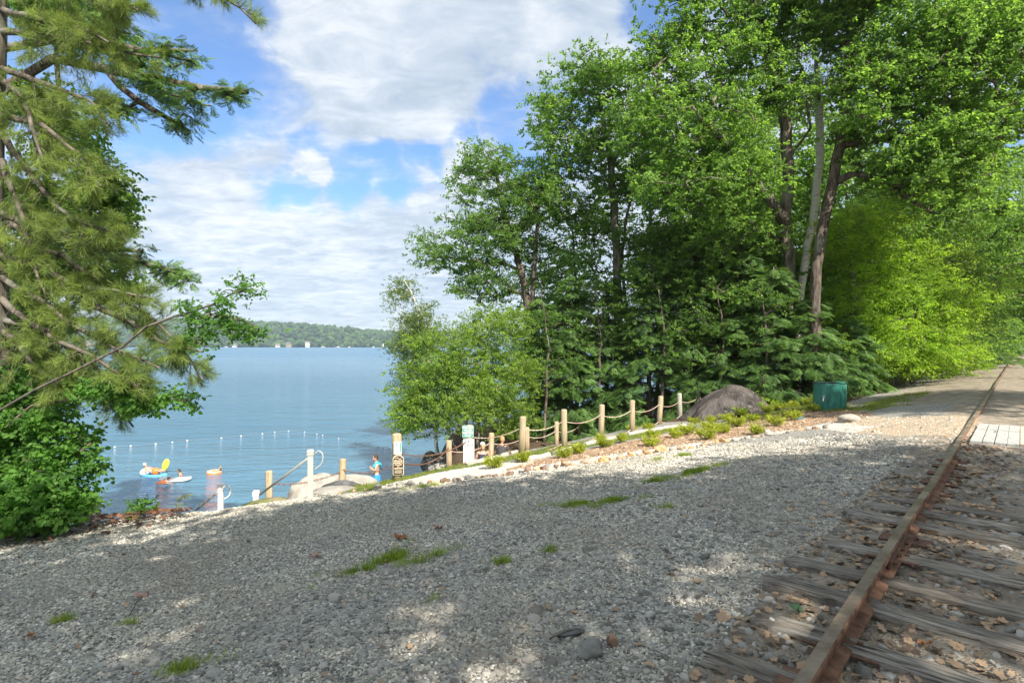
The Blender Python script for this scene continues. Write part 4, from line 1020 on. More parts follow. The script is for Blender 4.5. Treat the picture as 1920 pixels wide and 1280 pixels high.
def tufts(name, cx, cy, rx, ry, rz, nn, lab, kind='grass', s=1.0):
    p = at(cx, cy); a = g.uniform(0, 6.28, nn); r = np.abs(g.normal(0, .55, nn)) * (1 + .45 * np.sin(3 * a + cx)); x = r * np.cos(a) * rx; y = r * np.sin(a) * ry
    X_ = p.x + x * math.cos(rz) - y * math.sin(rz); Y_ = p.y + x * math.sin(rz) + y * math.cos(rz)
    k = patch(X_, Y_, 6.5, cx, .12); X_, Y_ = X_[k], Y_[k]; n = len(X_)
    scatter(name, np.stack([X_, Y_, tz(X_, Y_)], 1), np.stack([g.normal(0, .15, n), g.normal(0, .15, n), g.uniform(0, 6.28, n)], 1), s * g.uniform(.6, 1.3, n), g.integers(0, 4, n), kind, kind='stuff', label=lab)
tufts('grass_patch', 752, 1048, .42, .26, .5, 330, 'bright grass patch in the middle of the gravel', s=1.15)
tufts('grass_patch', 700, 1068, .45, .07, .25, 150, 'thin line of grass left of the bright patch', s=.8)
tufts('grass_patch', 1120, 942, .75, .16, .1, 700, 'long low grass streak in front of the rope fence posts', s=.8)
tufts('grass_patch', 1290, 888, .9, .16, .6, 700, 'upper grass streak nearest the bed of young shrubs', s=.8)
tufts('grass_patch', 1225, 903, .3, .08, .2, 70, 'small grass tuft at the low end of the upper streak', s=.8)
tufts('grass_patch', 1270, 856, .7, .1, .35, 400, 'grass beside the bordering stones of the shrub bed', s=.75)
tufts('grass_patch', 800, 912, 1.0, .12, .35, 130, 'faint grass along the lower border stones', s=.8)
for px, py, r_, nn, lab in ((945, 1055, .14, 22, 'weed tuft right of the bright grass patch'), (1035, 1035, .12, 18, 'weed tuft by the rising slope centre'), (802, 1122, .12, 20, 'weed tuft below the bright grass patch'), (250, 1172, .1, 16, 'weed tuft at left, low on the gravel'),
                        (340, 1255, .22, 34, 'sparse weeds at the bottom left'), (1013, 1162, .08, 9, 'lone weed above the broken rock'), (1115, 952, .1, 12, 'weed below the long grass streak'), (1250, 952, .12, 16, 'weeds right of the long grass streak'), (110, 1165, .12, 14, 'yellowish weeds at far left')):
    tufts('weed', px, py, r_, r_ * .6, 0, nn, lab, s=.8)
def lawn(P, nn, name, lab, s=1.0):
    x, y = inside_pts(P, nn, -.08); k = patch(x, y, 2.2, 1.0, -.5 if P is P_lawn else -.02); x, y = x[k], y[k]; n = len(x)
    scatter(name, np.stack([x, y, tz(x, y)], 1), np.stack([g.normal(0, .15, n), g.normal(0, .15, n), g.uniform(0, 6.28, n)], 1), s * g.uniform(.6, 1.3, n), g.integers(0, 4, n), 'grassy', kind='stuff', label=lab)
lawn(P_lawn, 22000, 'grass_strip', 'sunny grass strip running along the rope fence', .9)
lawn(P_lawn2, 9000, 'grass_verge', 'rough grass round the rain barrel', 1.4)
# ferns and low weeds at the wood's edge
x = g.uniform(2, 34, 9000); y = g.uniform(16, 44, 9000); u, v = UV(x, y)
k = (np.abs(u - (3.7 + .04 * v + .8 * wav(x, y, .8, 3)) - 1.1) < .9) & (v > 16) & (inpoly(x, y, P_lawn2) < .3); x, y = x[k][:2600], y[k][:2600]; n = len(x)
scatter('undergrowth', np.stack([x, y, tz(x, y) + .15 + .35 * g.random(n)], 1), np.stack([g.normal(0, .3, n), g.normal(0, .3, n), g.uniform(0, 6.28, n)], 1), g.uniform(.7, 1.3, n), g.integers(0, 5, n), 'beech', kind='stuff', label='low leafy undergrowth along the edge of the wood')
x = g.uniform(-2, 14, 12000); y = g.uniform(24, 36, 12000); u, v = UV(x, y); k = (u > 13) & (u < 21) & (x + .115 * y > .6) & (g.random(12000) < .12)
litter('shade_litter', x[k], y[k], .1, 'leaf litter under the hemlocks')

# ------------------------------------------------------------------ railway track
def f_rail(t):
    p = posn(t); n = t.noise(p, 9, 6, .65); nz = t.N('ShaderNodeSeparateXYZ', {0: t.N('ShaderNodeNewGeometry').outputs['Normal']}).outputs[2]
    rust = t.mix(t.maprange(n, .3, .7), (.10, .05, .032), (.30, .165, .10)); head = t.mix(t.maprange(t.noise(p, 2.3, 6, .7), .35, .65), (.14, .105, .075), (.30, .245, .19)); nz = t.math('MULTIPLY', nz, t.maprange(t.N('ShaderNodeSeparateXYZ', {0: p}).outputs[2], .07, .085))
    c = t.mix(t.maprange(nz, .6, .95), rust, head)
    return pbr(t, c, t.maprange(nz, .6, .95, .85, .5), t.bump(n, .5, .01), .35, t.maprange(nz, .6, .95, .05, .25))
M_rail = mat('rail_steel', f_rail); M_rust = simple('rusty_iron', (.17, .095, .065), .85, .35, 25, .5, .01)
def f_tie(t):
    p = posn(t); s = t.N('ShaderNodeVectorRotate', {'Vector': p, 'Angle': math.atan2(TN[1], TN[0])}); s.rotation_type = 'Z_AXIS'; s.inputs['Angle'].default_value = -math.atan2(TN[1], TN[0])
    q = t.vmath('MULTIPLY', s.outputs[0], (1.6, 48, 20)); n = t.noise(q, 1.6, 7, .72, .3); b = t.noise(p, 1.2, 3)
    c = t.ramp(n, [(.36, (.03, .025, .02)), (.45, (.22, .195, .165)), (.58, (.42, .39, .34)), (.72, (.58, .545, .48))])
    c = t.mix(t.maprange(b, .45, .65, 0, .5), c, (.14, .115, .09))
    return pbr(t, c, .9, t.bump(n, 1.0, .025), .15)
M_tie = mat('weathered_tie', f_tie)
track = thing('railway_track', 'rusty single railway track on half-buried wooden ties running away at right', 'railway track', (P0[0], P0[1], 0), 0)
TRZ = math.atan2(TD[1], TD[0])
def tl(u, v, z): x, y = XY(u, v); return Vector((x - P0[0], y - P0[1], z))
prof = [(-.036, .088), (-.030, .100), (.030, .100), (.036, .088), (.034, .062), (.008, .052), (.008, -.015), (.062, -.028), (.062, -.04), (-.062, -.04), (-.062, -.028), (-.008, -.015), (-.008, .052), (-.034, .062)]
for u0 in (0.0, -1.5):
    mb = MB(); V = []; vs = list(np.arange(-6, 12, .5)) + list(np.arange(12, 190, 4))
    for v in vs:
        w_ = .006 * math.sin(v * .7) + .003 * math.sin(v * 2.3)
        dip = .5 * 0
        for du, z in prof: V.append(tl(u0 + du + w_, v, z + .004 * math.sin(v * .9 + u0)))
    n = len(prof); Fc = [(i * n + k, i * n + (k + 1) % n, (i + 1) * n + (k + 1) % n, (i + 1) * n + k) for i in range(len(vs) - 1) for k in range(n)]
    me = mesh_np('rail', V, Fc); rail = link('rail', me, M_rail, track)
    if u0 == 0:
        jb = MB()
        jb.box(tl(-.024, 2.45, .025), (.72, .022, .058), rz=TRZ); jb.build('joint_bar', M_rust, rail, bevel=.004)
        for k in range(4): MB().tube([tl(-.035, 2.18 + k * .18, .025), tl(-.062, 2.18 + k * .18, .025)], .016, 6).build('bolt', M_rust, rail)
r = random.Random(2)
plate = MB().box((0, 0, 0), (.19, .36, .014)).mesh('tie_plate', bevel=.003); plate.materials.append(M_rust)
sp_ = MB().tube([(0, 0, -.05), (0, 0, .014)], .008, 6); sp_.box((0.006, 0, .017), (.028, .024, .010)); sp_ = sp_.mesh('spike'); sp_.materials.append(M_rust)
tie_meshes = []
for k in range(8):
    # a weathered tie: cracked, split and rounded along its length
    L, w, h = 2.6, .175 * r.uniform(.85, 1.15), .12; nL = 26; cs = 9; V = []; Fc = []
    crack = r.uniform(-.5, .5)
    for i in range(nL + 1):
        s = i / nL; x = (s - .5) * L
        wob = .008 * math.sin(s * 9 + k) + r.gauss(0, .003)
        endk = 1 - .25 * max(0, (abs(s - .5) - .46) / .04)
        for j in range(cs):
            q = j / (cs - 1); yy = (q - .5) * w * endk + wob
            z = .035 - .012 * (1 - endk) * 4 - .014 * abs(q * 2 - 1) ** 6 + r.gauss(0, .0035)
            dcr = abs((q - .5) - crack * .3 - .05 * math.sin(s * 7 + k)); z -= .045 * max(0, 1 - dcr / .06) * (.4 + .6 * abs(math.sin(s * 5 + k)))
            V.append((x + (r.uniform(-.05, .03) if i in (0, nL) else 0), yy, z))
        V.append((x, w * .5 * endk + wob, -h)); V.append((x, -w * .5 * endk + wob, -h))
    m_ = cs + 2
    for i in range(nL):
        for j in range(m_): Fc.append((i * m_ + j, (i + 1) * m_ + j, (i + 1) * m_ + (j + 1) % m_, i * m_ + (j + 1) % m_))
    Fc += [tuple(range(m_)), tuple(range(nL * m_ + m_ - 1, nL * m_ - 1, -1))]
    me = mesh_np('tie', V, Fc); me.materials.append(M_tie); tie_meshes.append(me)
v = -2.0; k = 0
tie_v = []
while v < 46:
    if not 8.6 < v < 11.6: tie_v.append(v)
    v += .56 * r.uniform(.82, 1.2)
for k, v in enumerate(tie_v):
    o = link('tie', tie_meshes[k % 8], None, track); c = tl(-.75 + r.uniform(-.16, .10), v, r.uniform(-.066, -.048) - (r.choice((.004, .016, .026)) if v > 2.6 else 0) - min(max(v - 4, 0) * .012, .02))
    o.location = c; o.rotation_euler = (r.gauss(0, .03), r.gauss(0, .014), math.atan2(TN[1], TN[0]) + r.gauss(0, .03) + (math.pi if r.random() < .5 else 0))
    if v < 9:
        for s in (0, -1.5):
            p_ = link('tie_plate', plate, None, track); p_.location = c + tl(s, 0, 0) - tl(-.75, 0, 0) - Vector((0, 0, c.z)) + Vector((0, 0, -.042 + .018)) ; p_.rotation_euler = (0, 0, TRZ)
            p_.location = tl(s, v, -.044); 
            for du, dv in ((-.082, .04), (.082, -.04)):
                q_ = link('spike', sp_, None, track); q_.location = tl(s + du, v + dv, -.036); q_.rotation_euler = (r.gauss(0, .06), r.gauss(0, .06), TRZ + (math.pi / 2 if du < 0 else -math.pi / 2))

deck = thing('crossing_deck', 'pale grey board deck between the rails where the lane crosses', 'crossing deck', (P0[0], P0[1], 0))
M_deck = simple('deck_board', (.40, .40, .375), .8, .2, 18, .3, .01); M_deckt = simple('deck_board_tan', (.52, .43, .34), .85, .15, 18, .3, .01)
v0, v1 = 8.75, 11.35
for k in range(9):
    u = -.16 - k * .148
    mb = MB(); mb.box((0, 0, 0), (v1 - v0 + r.uniform(-.04, .04), .138, .06), jit=.004)
    o = mb.build('board', M_deck if k < 4 else M_deckt, deck, bevel=.004); o.location = tl(u - .03, (v0 + v1) / 2, .06 + r.uniform(-.003, .003)); o.rotation_euler = (0, 0, TRZ)
MB().box(tl(-.76, v0 - .02, .028), (.09, 1.3, .052), rz=TRZ).build('edge_beam', M_tie, deck, bevel=.004)

# ------------------------------------------------------------------ loose rock, stick
def boulder(name, lab, cat, c, size, m, seed, rz=0, amp=.28, sub=4, freq=1.3, parent=None, group=None, flat_=0.0):
    bm = bmesh.new(); bmesh.ops.create_icosphere(bm, subdivisions=sub, radius=1)
    o3 = Vector((seed * 7.3, seed, 2))
    for v_ in bm.verts:
        p = v_.co.copy(); f = amp * mnoise.noise(p * freq + o3) + amp * .35 * mnoise.noise(p * freq * 3 + o3) + amp * .12 * mnoise.noise(p * freq * 9 + o3)
        q = Vector((abs(p.x) ** .75 * math.copysign(1, p.x), abs(p.y) ** .75 * math.copysign(1, p.y), abs(p.z) ** .75 * math.copysign(1, p.z)))
        q = p.lerp(q, flat_) * (1 + f); v_.co = Vector((q.x * size[0], q.y * size[1], q.z * size[2]))
    me = bpy.data.meshes.new(name); bm.to_mesh(me); bm.free()
    me.polygons.foreach_set('use_smooth', [sub > 2] * len(me.polygons))
    o = link(name, me, m, parent); o.location = c; o.rotation_euler = (0, 0, rz); tag(o, lab, cat, group); return o
def f_rock(c1, c2, c3=None, sc=3, mossy=0):
    def fn(t):
        p = posn(t); n = t.noise(p, sc, 7, .65); n2 = t.noise(p, sc * 6, 4, .7)
        c = t.mix(t.maprange(n, .35, .65), c1, c2); c = t.mix(t.maprange(n2, .5, .75, 0, .5), c, c3 or c1)
        if mossy:
            nz = t.N('ShaderNodeSeparateXYZ', {0: t.N('ShaderNodeNewGeometry').outputs['Normal']}).outputs[2]
            c = t.mix(t.math('MULTIPLY', t.maprange(n, .42, .55), mossy), c, (.12, .15, .04))
        return pbr(t, c, .85, t.bump(n2, .5, .03), .25)
    return fn
R_pale = mat('granite_pale', f_rock((.27, .25, .22), (.40, .375, .325), (.17, .155, .13))); R_dark = mat('rock_dark', f_rock((.05, .05, .052), (.15, .15, .15), (.10, .095, .09)))
R_moss = mat('rock_mossy', f_rock((.24, .18, .12), (.32, .25, .18), (.14, .12, .09), 3, .8)); R_tan = mat('rock_tan', f_rock((.30, .20, .13), (.48, .35, .24), (.2, .13, .09)))
R_or = mat('rock_orange', f_rock((.42, .24, .11), (.58, .38, .22), (.3, .17, .1))); R_grey = mat('rock_grey', f_rock((.17, .165, .15), (.34, .33, .30), (.12, .11, .10))); R_brown = mat('rock_brown', f_rock((.13, .08, .055), (.26, .18, .13), (.1, .07, .05)))
p = at(1108, 1228); boulder('rock', 'broken brown-grey rock with a pale split face on the gravel', 'rock', p + Vector((0, 0, .035)), (.075, .058, .052), R_grey, 3, .4, .35, 3)
p = at(1148, 1212); boulder('rock', 'small tan chip of rock touching the broken rock', 'rock', p + Vector((0, 0, .03)), (.03, .034, .038), R_brown, 4, .4, .45, 3)
p = at(1070, 1190); boulder('flat_stone', 'flat slate-grey stone lying behind the broken rock', 'stone', p + Vector((0, 0, .015)), (.09, .035, .015), R_dark, 5, .35, .2, 3)
p = at(1268, 918); boulder('rock', 'rounded dark cobble on the gravel below the upper grass streak', 'rock', p + Vector((0, 0, .02)), (.07, .055, .045), R_grey, 6, .35, .2, 3)
a, b = at(1030, 1205), at(1090, 1188)
MB().tube([a + Vector((0, 0, .02)), a.lerp(b, .5) + Vector((0, .01, .035)), b + Vector((0, 0, .025))], .006, 6).build('stick', B_brown, None, True, label='thin dry stick beside the flat slate-grey stone', category='stick')
a, b = at(242, 1158), at(262, 1122)
MB().tube([a + Vector((0, 0, .015)), a.lerp(b, .5) + Vector((.01, 0, .03)), b + Vector((0, 0, .02))], .005, 6).build('stick', B_brown, None, True, label='dark twig beside the curled pinkish leaf', category='stick')

# shore boulders
p = atd(655, 918, 16.2); boulder('boulder', 'largest pale granite block, flat-topped, between child and short timber post', 'boulder', (p.x - .1, 16.3, p.z - .35), (1.02, .8, .72), R_pale, 11, .1, .16, 5, 1.2, flat_=.6)
p = atd(622, 915, 14.4); boulder('boulder', 'pale granite boulder sloping down behind the tall white handrail post', 'boulder', (p.x - .2, 14.3, p.z - .55), (.85, .75, .85), R_pale, 12, .5, .25, 5, 1.1, flat_=.3)
p = atd(578, 935, 14.0); boulder('boulder', 'lower pale boulder at the water, left of the sloping one', 'boulder', (p.x + .05, 14.6, p.z - .7), (.6, .6, .85), R_pale, 13, .2, .25, 4, 1.1, flat_=.3)
p = atd(640, 918, 11.6); boulder('boulder', 'smooth dark boulder in front of the pale granite blocks', 'boulder', (p.x, 11.6, p.z - .16), (.50, .36, .33), R_dark, 14, .12, .2, 4, 1.2)
p = atd(500, 945, 10.9); boulder('boulder', 'mossy brown boulder at the foot of the low white post cap', 'boulder', (p.x + .05, 10.9, p.z - .16), (.58, .4, .27), R_moss, 15, .1, .18, 4, 1.2)
p = atd(428, 962, 10.2); boulder('rock', 'small tan rock half buried right of the first white post', 'rock', (p.x, 10.2, p.z - .02), (.2, .15, .1), R_tan, 16, .1, .2, 3)
p = atd(598, 938, 10.9); boulder('flat_stone', 'flat pale slab at the gravel edge below the dark boulder', 'stone', (p.x + .3, 10.9, ground(p.x + .3, 10.9) + .02), (.42, .3, .05), R_pale, 17, .1, .15, 3)
for k, (px, py, d, s, m, lab) in enumerate(((808, 862, 24, (.42, .35, .5), R_dark, 'dark upright shore rock at the water left of the sign'), (826, 866, 24, (.4, .35, .45), R_dark, 'black shore rock beside the dark upright one'), (842, 872, 24, (.3, .3, .3), R_grey, 'grey shore rock behind the short post left of the sign'), (815, 878, 23.4, (.3, .25, .2), R_grey, 'low grey shore rock below the dark upright one'), (850, 860, 25, (.3, .3, .3), R_dark, 'shadowed shore rock under the alder tree'))):
    p = atd(px, py, d); boulder('rock', lab, 'rock', (p.x, d, p.z - s[2] * .3), s, m, 20 + k, k, .3, 4, 1.3)
for k in range(14):
    p = atd(820 + k * 2.9, random.uniform(868, 884), random.uniform(23, 24)); s = random.uniform(.1, .22)
    boulder('rock', 'small %s rock in the shore heap below the alder, %s' % (('pale', 'grey', 'grey')[0 if k % 3 else 1], ('at its left toe', 'at its lower left', 'left, resting on two others', 'at its front left', 'low in its middle', 'highest left of middle', 'front and centre', 'behind its middle', 'right of middle, low', 'top of its right half', 'right of middle, forward', 'at its right toe', 'far right near the post', 'backmost right')[k]), 'rock', (p.x, p.y, p.z), (s, s * .8, s * .7), R_pale if k % 3 else R_grey, 40 + k, k, .3, 2, group='small shore rocks heaped below the alder')

# ------------------------------------------------------------------ stone border and timber edging of the bed
edging = thing('stone_border', 'low border of orange and grey field stones along the bed and path', 'stone border', at(1075, 872))
pl = [at(x, y) for x, y in EDGE]; r = random.Random(12); org = Vector(edging.location)
i = 0
for a, b in zip(pl, pl[1:]):
    L = (b - a).length; s = 0
    while s < L:
        sz = .04 + .08 * r.random() ** 1.9; q = a.lerp(b, s / L); px = 960 + q.x / q.y * F
        if px < 700: s += sz * 2; sz *= .7
        m = r.choice([R_grey, R_brown, R_tan] if px < 1120 else ([R_or, R_tan, R_pale] if px < 1380 else [R_tan, R_pale, R_grey]))
        st = boulder('stone', None, None, Vector((q.x + r.gauss(0, .035), q.y + r.gauss(0, .035), ground(q.x, q.y) + sz * .28)) - org, (sz * r.uniform(.85, 1.3), sz * .8, sz * r.uniform(.5, .8)), m, i + 3, r.uniform(0, 3), .62, 2, 1.1, edging)
        s += sz * r.uniform(1.7, 3.2); i += 1
M_log = simple('weathered_timber', (.46, .43, .37), .85, .22, 9, .5, .02)
te = thing('timber_edging', 'split pale timbers laid end to end beside the fence grass', 'edging', at(1040, 850)); org = Vector(te.location)
for a, b in (((880, 872), (925, 862)), ((925, 862), (968, 850)), ((968, 866), (1030, 856)), ((1040, 851), (1078, 842)), ((1096, 835), (1164, 821)), ((1176, 816), (1228, 808)), ((1228, 807), (1286, 799))):
    A = at(*a); B = at(*b); c = A.lerp(B, .5); L = (B - A).length
    mb = MB(); n = 8; mb.tube([A.lerp(B, k / n) + Vector((random.gauss(0, .012), random.gauss(0, .012), .03 + random.gauss(0, .006))) - org for k in range(n + 1)], [.065 * random.uniform(.85, 1.1) for _ in range(n + 1)], 8)
    mb.build('log', M_log, te, False)

# ------------------------------------------------------------------ rope fence
def f_post(t):
    p = t.vmath('MULTIPLY', objc(t), (9, 9, .9)); n = t.noise(p, 2.4, 5, .6, .5); b = t.noise(objc(t), 3)
    c = t.mix(t.maprange(n, .3, .7), (.30, .225, .14), (.50, .40, .26)); c = t.mix(t.maprange(b, .42, .7, 0, .55), c, (.27, .26, .21)); zz = t.N('ShaderNodeSeparateXYZ', {0: objc(t)}).outputs[2]; c = t.mix(t.maprange(t.math('ADD', zz, t.math('MULTIPLY', b, .2)), .1, .4, .5, 0), c, (.16, .14, .09)); crack = t.noise(t.vmath('MULTIPLY', objc(t), (30, 30, .8)), 1.5, 3, .6); c = t.mix(t.maprange(crack, .62, .68, 0, .7), c, (.10, .07, .045))
    return pbr(t, c, .75, t.bump(n, .3, .01), .25)
M_post = mat('post_wood', f_post); M_postg = simple('post_wood_grey', (.36, .34, .28), .8, .15, 6, .3, .01)
def f_rope(t):
    n = t.noise(posn(t), 2.2, 3); return pbr(t, t.mix(t.maprange(n, .4, .6), (.50, .43, .34), (.46, .30, .24)), .85, None, .2)
M_rope = mat('rope', f_rope); M_chain = simple('rusty_chain', (.22, .12, .085), .7, .3, 20, .2, .005, .3)
def fpost(parent, org, base, top, rad, m, lean=(0, 0)):
    H = top - base.z; mb = MB(); b = base - org
    prof_ = [(rad, -.3), (rad, H * .5), (rad * .99, H - .035), (rad * .9, H - .012), (rad * .6, H), (.001, H + .003)]
    mb.lathe(prof_, (0, 0, 0), 14)
    o = mb.build('post', m, parent, True); o.location = b; o.rotation_euler = (lean[0], lean[1], random.uniform(0, 3)); return o
def sag(a, b, s, n=14): return [a.lerp(b, k / n) - Vector((0, 0, s * 4 * (k / n) * (1 - k / n))) for k in range(n + 1)]
def rope(parent, org, a, b, s, m=None, rad=.014, name='rope'):
    pts = [p - org for p in sag(a, b, s, 20)]; mb = MB()
    # three-strand lay
    for st in range(2):
        L = (b - a).length; nn = max(40, int(L * 30)); q = []
        for k in range(nn + 1):
            f_ = k / nn * 20; i_ = min(int(f_), 19); c = pts[i_].lerp(pts[i_ + 1], f_ - i_); th = k / nn * L * 34 + st * math.pi
            q.append(c + Vector((0, math.cos(th), math.sin(th))) * rad * .5)
        mb.tube(q, rad * .62, 5)
    mb.build(name, m or M_rope, parent, True)
def chain(parent, org, a, b, s, name='chain'):
    pts = sag(a, b, s, 20); L = (b - a).length; nn = int(L / .055); mb = MB()
    for k in range(nn):
        f_ = (k + .5) / nn * 20; i_ = min(int(f_), 19); c = pts[i_].lerp(pts[i_ + 1], f_ - i_) - org; d = (pts[i_ + 1] - pts[i_]).normalized()
        s1 = d.cross(Vector((0, 0, 1))).normalized(); s2 = s1.cross(d) if k % 2 else s1; ring_ = []
        for j in range(9):
            th = 2 * math.pi * j / 8; ring_.append(c + d * math.cos(th) * .036 + s2 * math.sin(th) * .018)
        mb.tube(ring_, .0065, 4, False)
    mb.build(name, M_chain, parent)
fence = thing('rope_fence', 'front row of thick round timber posts joined by two sagging ropes', 'fence', atd(1058, 840, 14.6)); org = Vector(fence.location)
FP = {}
for px, top, base, d, rd, m in ((505, 882, 940, 12.2, .075, M_post), (640, 860, 915, 12.6, .075, M_post), (745, 812, 903, 12.4, .105, M_post), (878, 796, 874, 14.7, .085, M_post), (978, 780, 854, 14.2, .083, M_post), (1058, 767, 842, 14.4, .078, M_post),
                                (1127, 758, 824, 16.2, .082, M_post), (1185, 750, 814, 16.8, .08, M_post), (1236, 742, 800, 19.0, .085, M_post), (1275, 737, 792, 21.5, .09, M_postg), (1310, 731, 790, 24, .09, M_postg)):
    x = (px - 960) / F * d; zt = CAM_Z - (top - HOR) / F * d; base_ = Vector((x, d, min(ground(x, d), zt - .4)))
    fpost(fence, org, base_, zt, rd, m, (random.gauss(0, .022), random.gauss(0, .022))); FP[px] = (Vector((x, d, zt)), rd)
def fr(p, dz): return FP[p][0] + Vector((0, -FP[p][1] * .3, -dz))
seq = [878, 978, 1058, 1127, 1185, 1236, 1275, 1310]
for a, b in zip(seq, seq[1:]):
    rope(fence, org, fr(a, .30), fr(b, .28), .13); rope(fence, org, fr(a, .86), fr(b, .84), .12)
chain(fence, org, fr(745, .42), fr(878, .40), .20); chain(fence, org, fr(745, .95), fr(878, .92), .18)
chain(fence, org, fr(640, .22), fr(745, .66), .14); chain(fence, org, fr(505, .28), fr(640, .28), .10)
fence2 = thing('rope_fence', 'lower back row of shorter round posts nearer the bathers and trees', 'fence', atd(988, 841, 24)); org2 = Vector(fence2.location); FQ = []
for px, top, base, d in ((842, 825, 878, 20.5), (920, 811, 862, 21.2), (988, 800, 845, 23), (1043, 790, 836, 23.5), (1088, 782, 824, 25.5), (1168, 770, 806, 29)):
    x = (px - 960) / F * d; zt = CAM_Z - (top - HOR) / F * d; b_ = Vector((x, d, ground(x, d)))
    fpost(fence2, org2, b_, zt, .105 if px < 1000 else .1, M_post if px < 1060 else M_postg, (random.gauss(0, .012), random.gauss(0, .012))); FQ.append(Vector((x, d - .05, zt)))
for a, b in zip(FQ, FQ[1:]): rope(fence2, org2, a - Vector((0, 0, .38)), b - Vector((0, 0, .36)), .16, None, .018)
o_ = FP[745][0]; chain(fence2, org2, o_ - Vector((0, 0, .62)), FQ[0] - Vector((0, 0, .25)), .28)

# ------------------------------------------------------------------ signs
def text_mesh(s, size, align='CENTER', bold=.0):
    cu = bpy.data.curves.new('lettering', 'FONT'); cu.body = s; cu.size = size; cu.align_x = align; cu.align_y = 'CENTER'; cu.extrude = .0015; cu.offset = bold
    ob = bpy.data.objects.new('lettering', cu); COL.objects.link(ob)
    dg = bpy.context.evaluated_depsgraph_get(); me = bpy.data.meshes.new_from_object(ob.evaluated_get(dg)); bpy.data.objects.remove(ob); me.name = 'lettering'; return me
def frame_local(o, me, x, y, z):        # text in the x-z plane, facing -y
    for v in me.vertices: c = v.co.copy(); v.co = Vector((x + c.x, y - c.z, z + c.y))
M_green = simple('sign_green', (.02, .30, .25), .45, .08, 8, 0); M_swhite = simple('sign_white', (.60, .60, .58), .45, .05, 8, 0); M_sbrown = simple('sign_brown', (.075, .04, .022), .5, .15, 12, .1); M_cream = simple('sign_cream', (.75, .68, .52), .6, .1, 12, 0); M_ink = simple('sign_ink', (.12, .12, .13), .6, .1, 12, 0)
def board(name, parent, w, h, th, m, z, y=0, corner=.02, x=0, pts=None):
    if pts is None:
        pts = []
        for cx_, cz_, a0 in ((w / 2 - corner, h / 2 - corner, 0), (-w / 2 + corner, h / 2 - corner, 90), (-w / 2 + corner, -h / 2 + corner, 180), (w / 2 - corner, -h / 2 + corner, 270)):
            for k in range(4): a = R(a0 + k * 30); pts.append((cx_ + corner * math.cos(a), cz_ + corner * math.sin(a)))
    n = len(pts); V = [(x + a, y - th / 2, z + b) for a, b in pts] + [(x + a, y + th / 2, z + b) for a, b in pts]
    Fc = [tuple(range(n - 1, -1, -1))[::-1], tuple(range(n, 2 * n))[::-1]] + [((k + 1) % n, k, k + n, (k + 1) % n + n) for k in range(n)]
    return MB().add(V, Fc).build(name, m, parent)
pt, prd = FP[878]
sg = thing('beach_sign', 'green square sign reading PRIVATE BEACH MEMBERS ONLY on the second tall post', 'sign', (pt.x, pt.y - prd - .012, pt.z - .16), R(14))
board('panel', sg, .285, .315, .008, M_swhite, 0, 0, .03); board('face', sg, .262, .292, .004, M_green, 0, -.0065, .025)
for k, s in enumerate(('PRIVATE', 'BEACH', 'MEMBERS', 'ONLY')):
    me = text_mesh(s, .066, bold=.003); frame_local(None, me, 0, -.0105, .098 - k * .067); link('lettering', me, M_swhite, sg)
s2 = thing('rules_sign', 'tall white notice with small dark print under the green sign', 'sign', (pt.x + .02, pt.y - prd - .012, pt.z - .66), R(14))
board('panel', s2, .285, .62, .008, M_swhite, 0, 0, .004)
mb = MB(); rr = random.Random(4)
mb.lathe([(.001, 0), (.018, 0), (.012, .03), (.001, .04)], (0, -.008, .24), 8)
for row, (z, w, h) in enumerate(((.15, .24, .034), (.09, .20, .014), (.065, .22, .008), (.045, .12, .008), (-.01, .06, .03), (-.05, .22, .008), (-.07, .23, .008), (-.09, .2, .008), (-.13, .23, .012), (-.17, .1, .008), (-.19, .12, .008))):
    x = -w / 2
    while x < w / 2:
        lw = rr.uniform(.35, 1.0) * h * (.7 if h > .02 else 2.2); mb.box((x + lw / 2, -.0055, z), (lw, .002, h * rr.uniform(.8, 1))); x += lw + h * .35
mb.build('print', M_ink, s2)
pt, prd = FP[745]
s3 = thing('private_property_sign', 'brown house-shaped sign with cream PRIVATE PROPERTY lettering on the nearest thick post', 'sign', (pt.x + .045, pt.y - prd - .012, pt.z - .68), R(12))
hp = [(.088, -.19), (.105, -.17), (.105, .155), (.04, .215), (-.04, .215), (-.105, .155), (-.105, -.17), (-.088, -.19)]
board('panel', s3, 0, 0, .012, M_cream, 0, 0, pts=[(a * 1.1, b * 1.06) for a, b in hp]); board('face', s3, 0, 0, .006, M_sbrown, 0, -.010, pts=hp)
for s, z, sz in (('PRIVATE', .105, .046), ('PROPERTY', .062, .040)):
    me = text_mesh(s, sz, bold=.0012); frame_local(None, me, 0, -.0145, z); link('lettering', me, M_cream, s3)
mb = MB()
for z, w, h in ((.025, .15, .02), (-.015, .05, .02), (-.055, .16, .026), (-.10, .14, .012), (-.125, .16, .012), (-.15, .15, .012)):
    x = -w / 2
    while x < w / 2 - .004: lw = h * .62; mb.box((x + lw / 2, -.014, z), (lw, .002, h * rr.uniform(.75, 1))); x += lw * 1.35
for k in range(12):
    th = math.pi * k / 11; mb.box((-.055 + .11 * k / 11, -.014, .16 + .018 * math.sin(th * 2.0)), (.012, .002, .010))
mb.build('print', M_cream, s3)
s4 = thing('notice', 'small white notice with a blue emblem above the brown sign', 'sign', (pt.x + .03, pt.y - prd - .014, pt.z - .30), R(12))
board('panel', s4, .165, .27, .006, M_swhite, 0, 0, .004)
M_blue = simple('emblem_blue', (.12, .12, .35), .5, .1, 10, 0); mb = MB(); mb.ellipsoid((-.02, -.005, .08), (.014, .002, .024), 8, 4); mb.build('emblem', M_blue, s4)
MB().box((.058, -.0045, .02), (.024, .002, .20)).build('stripe', M_green, s4)

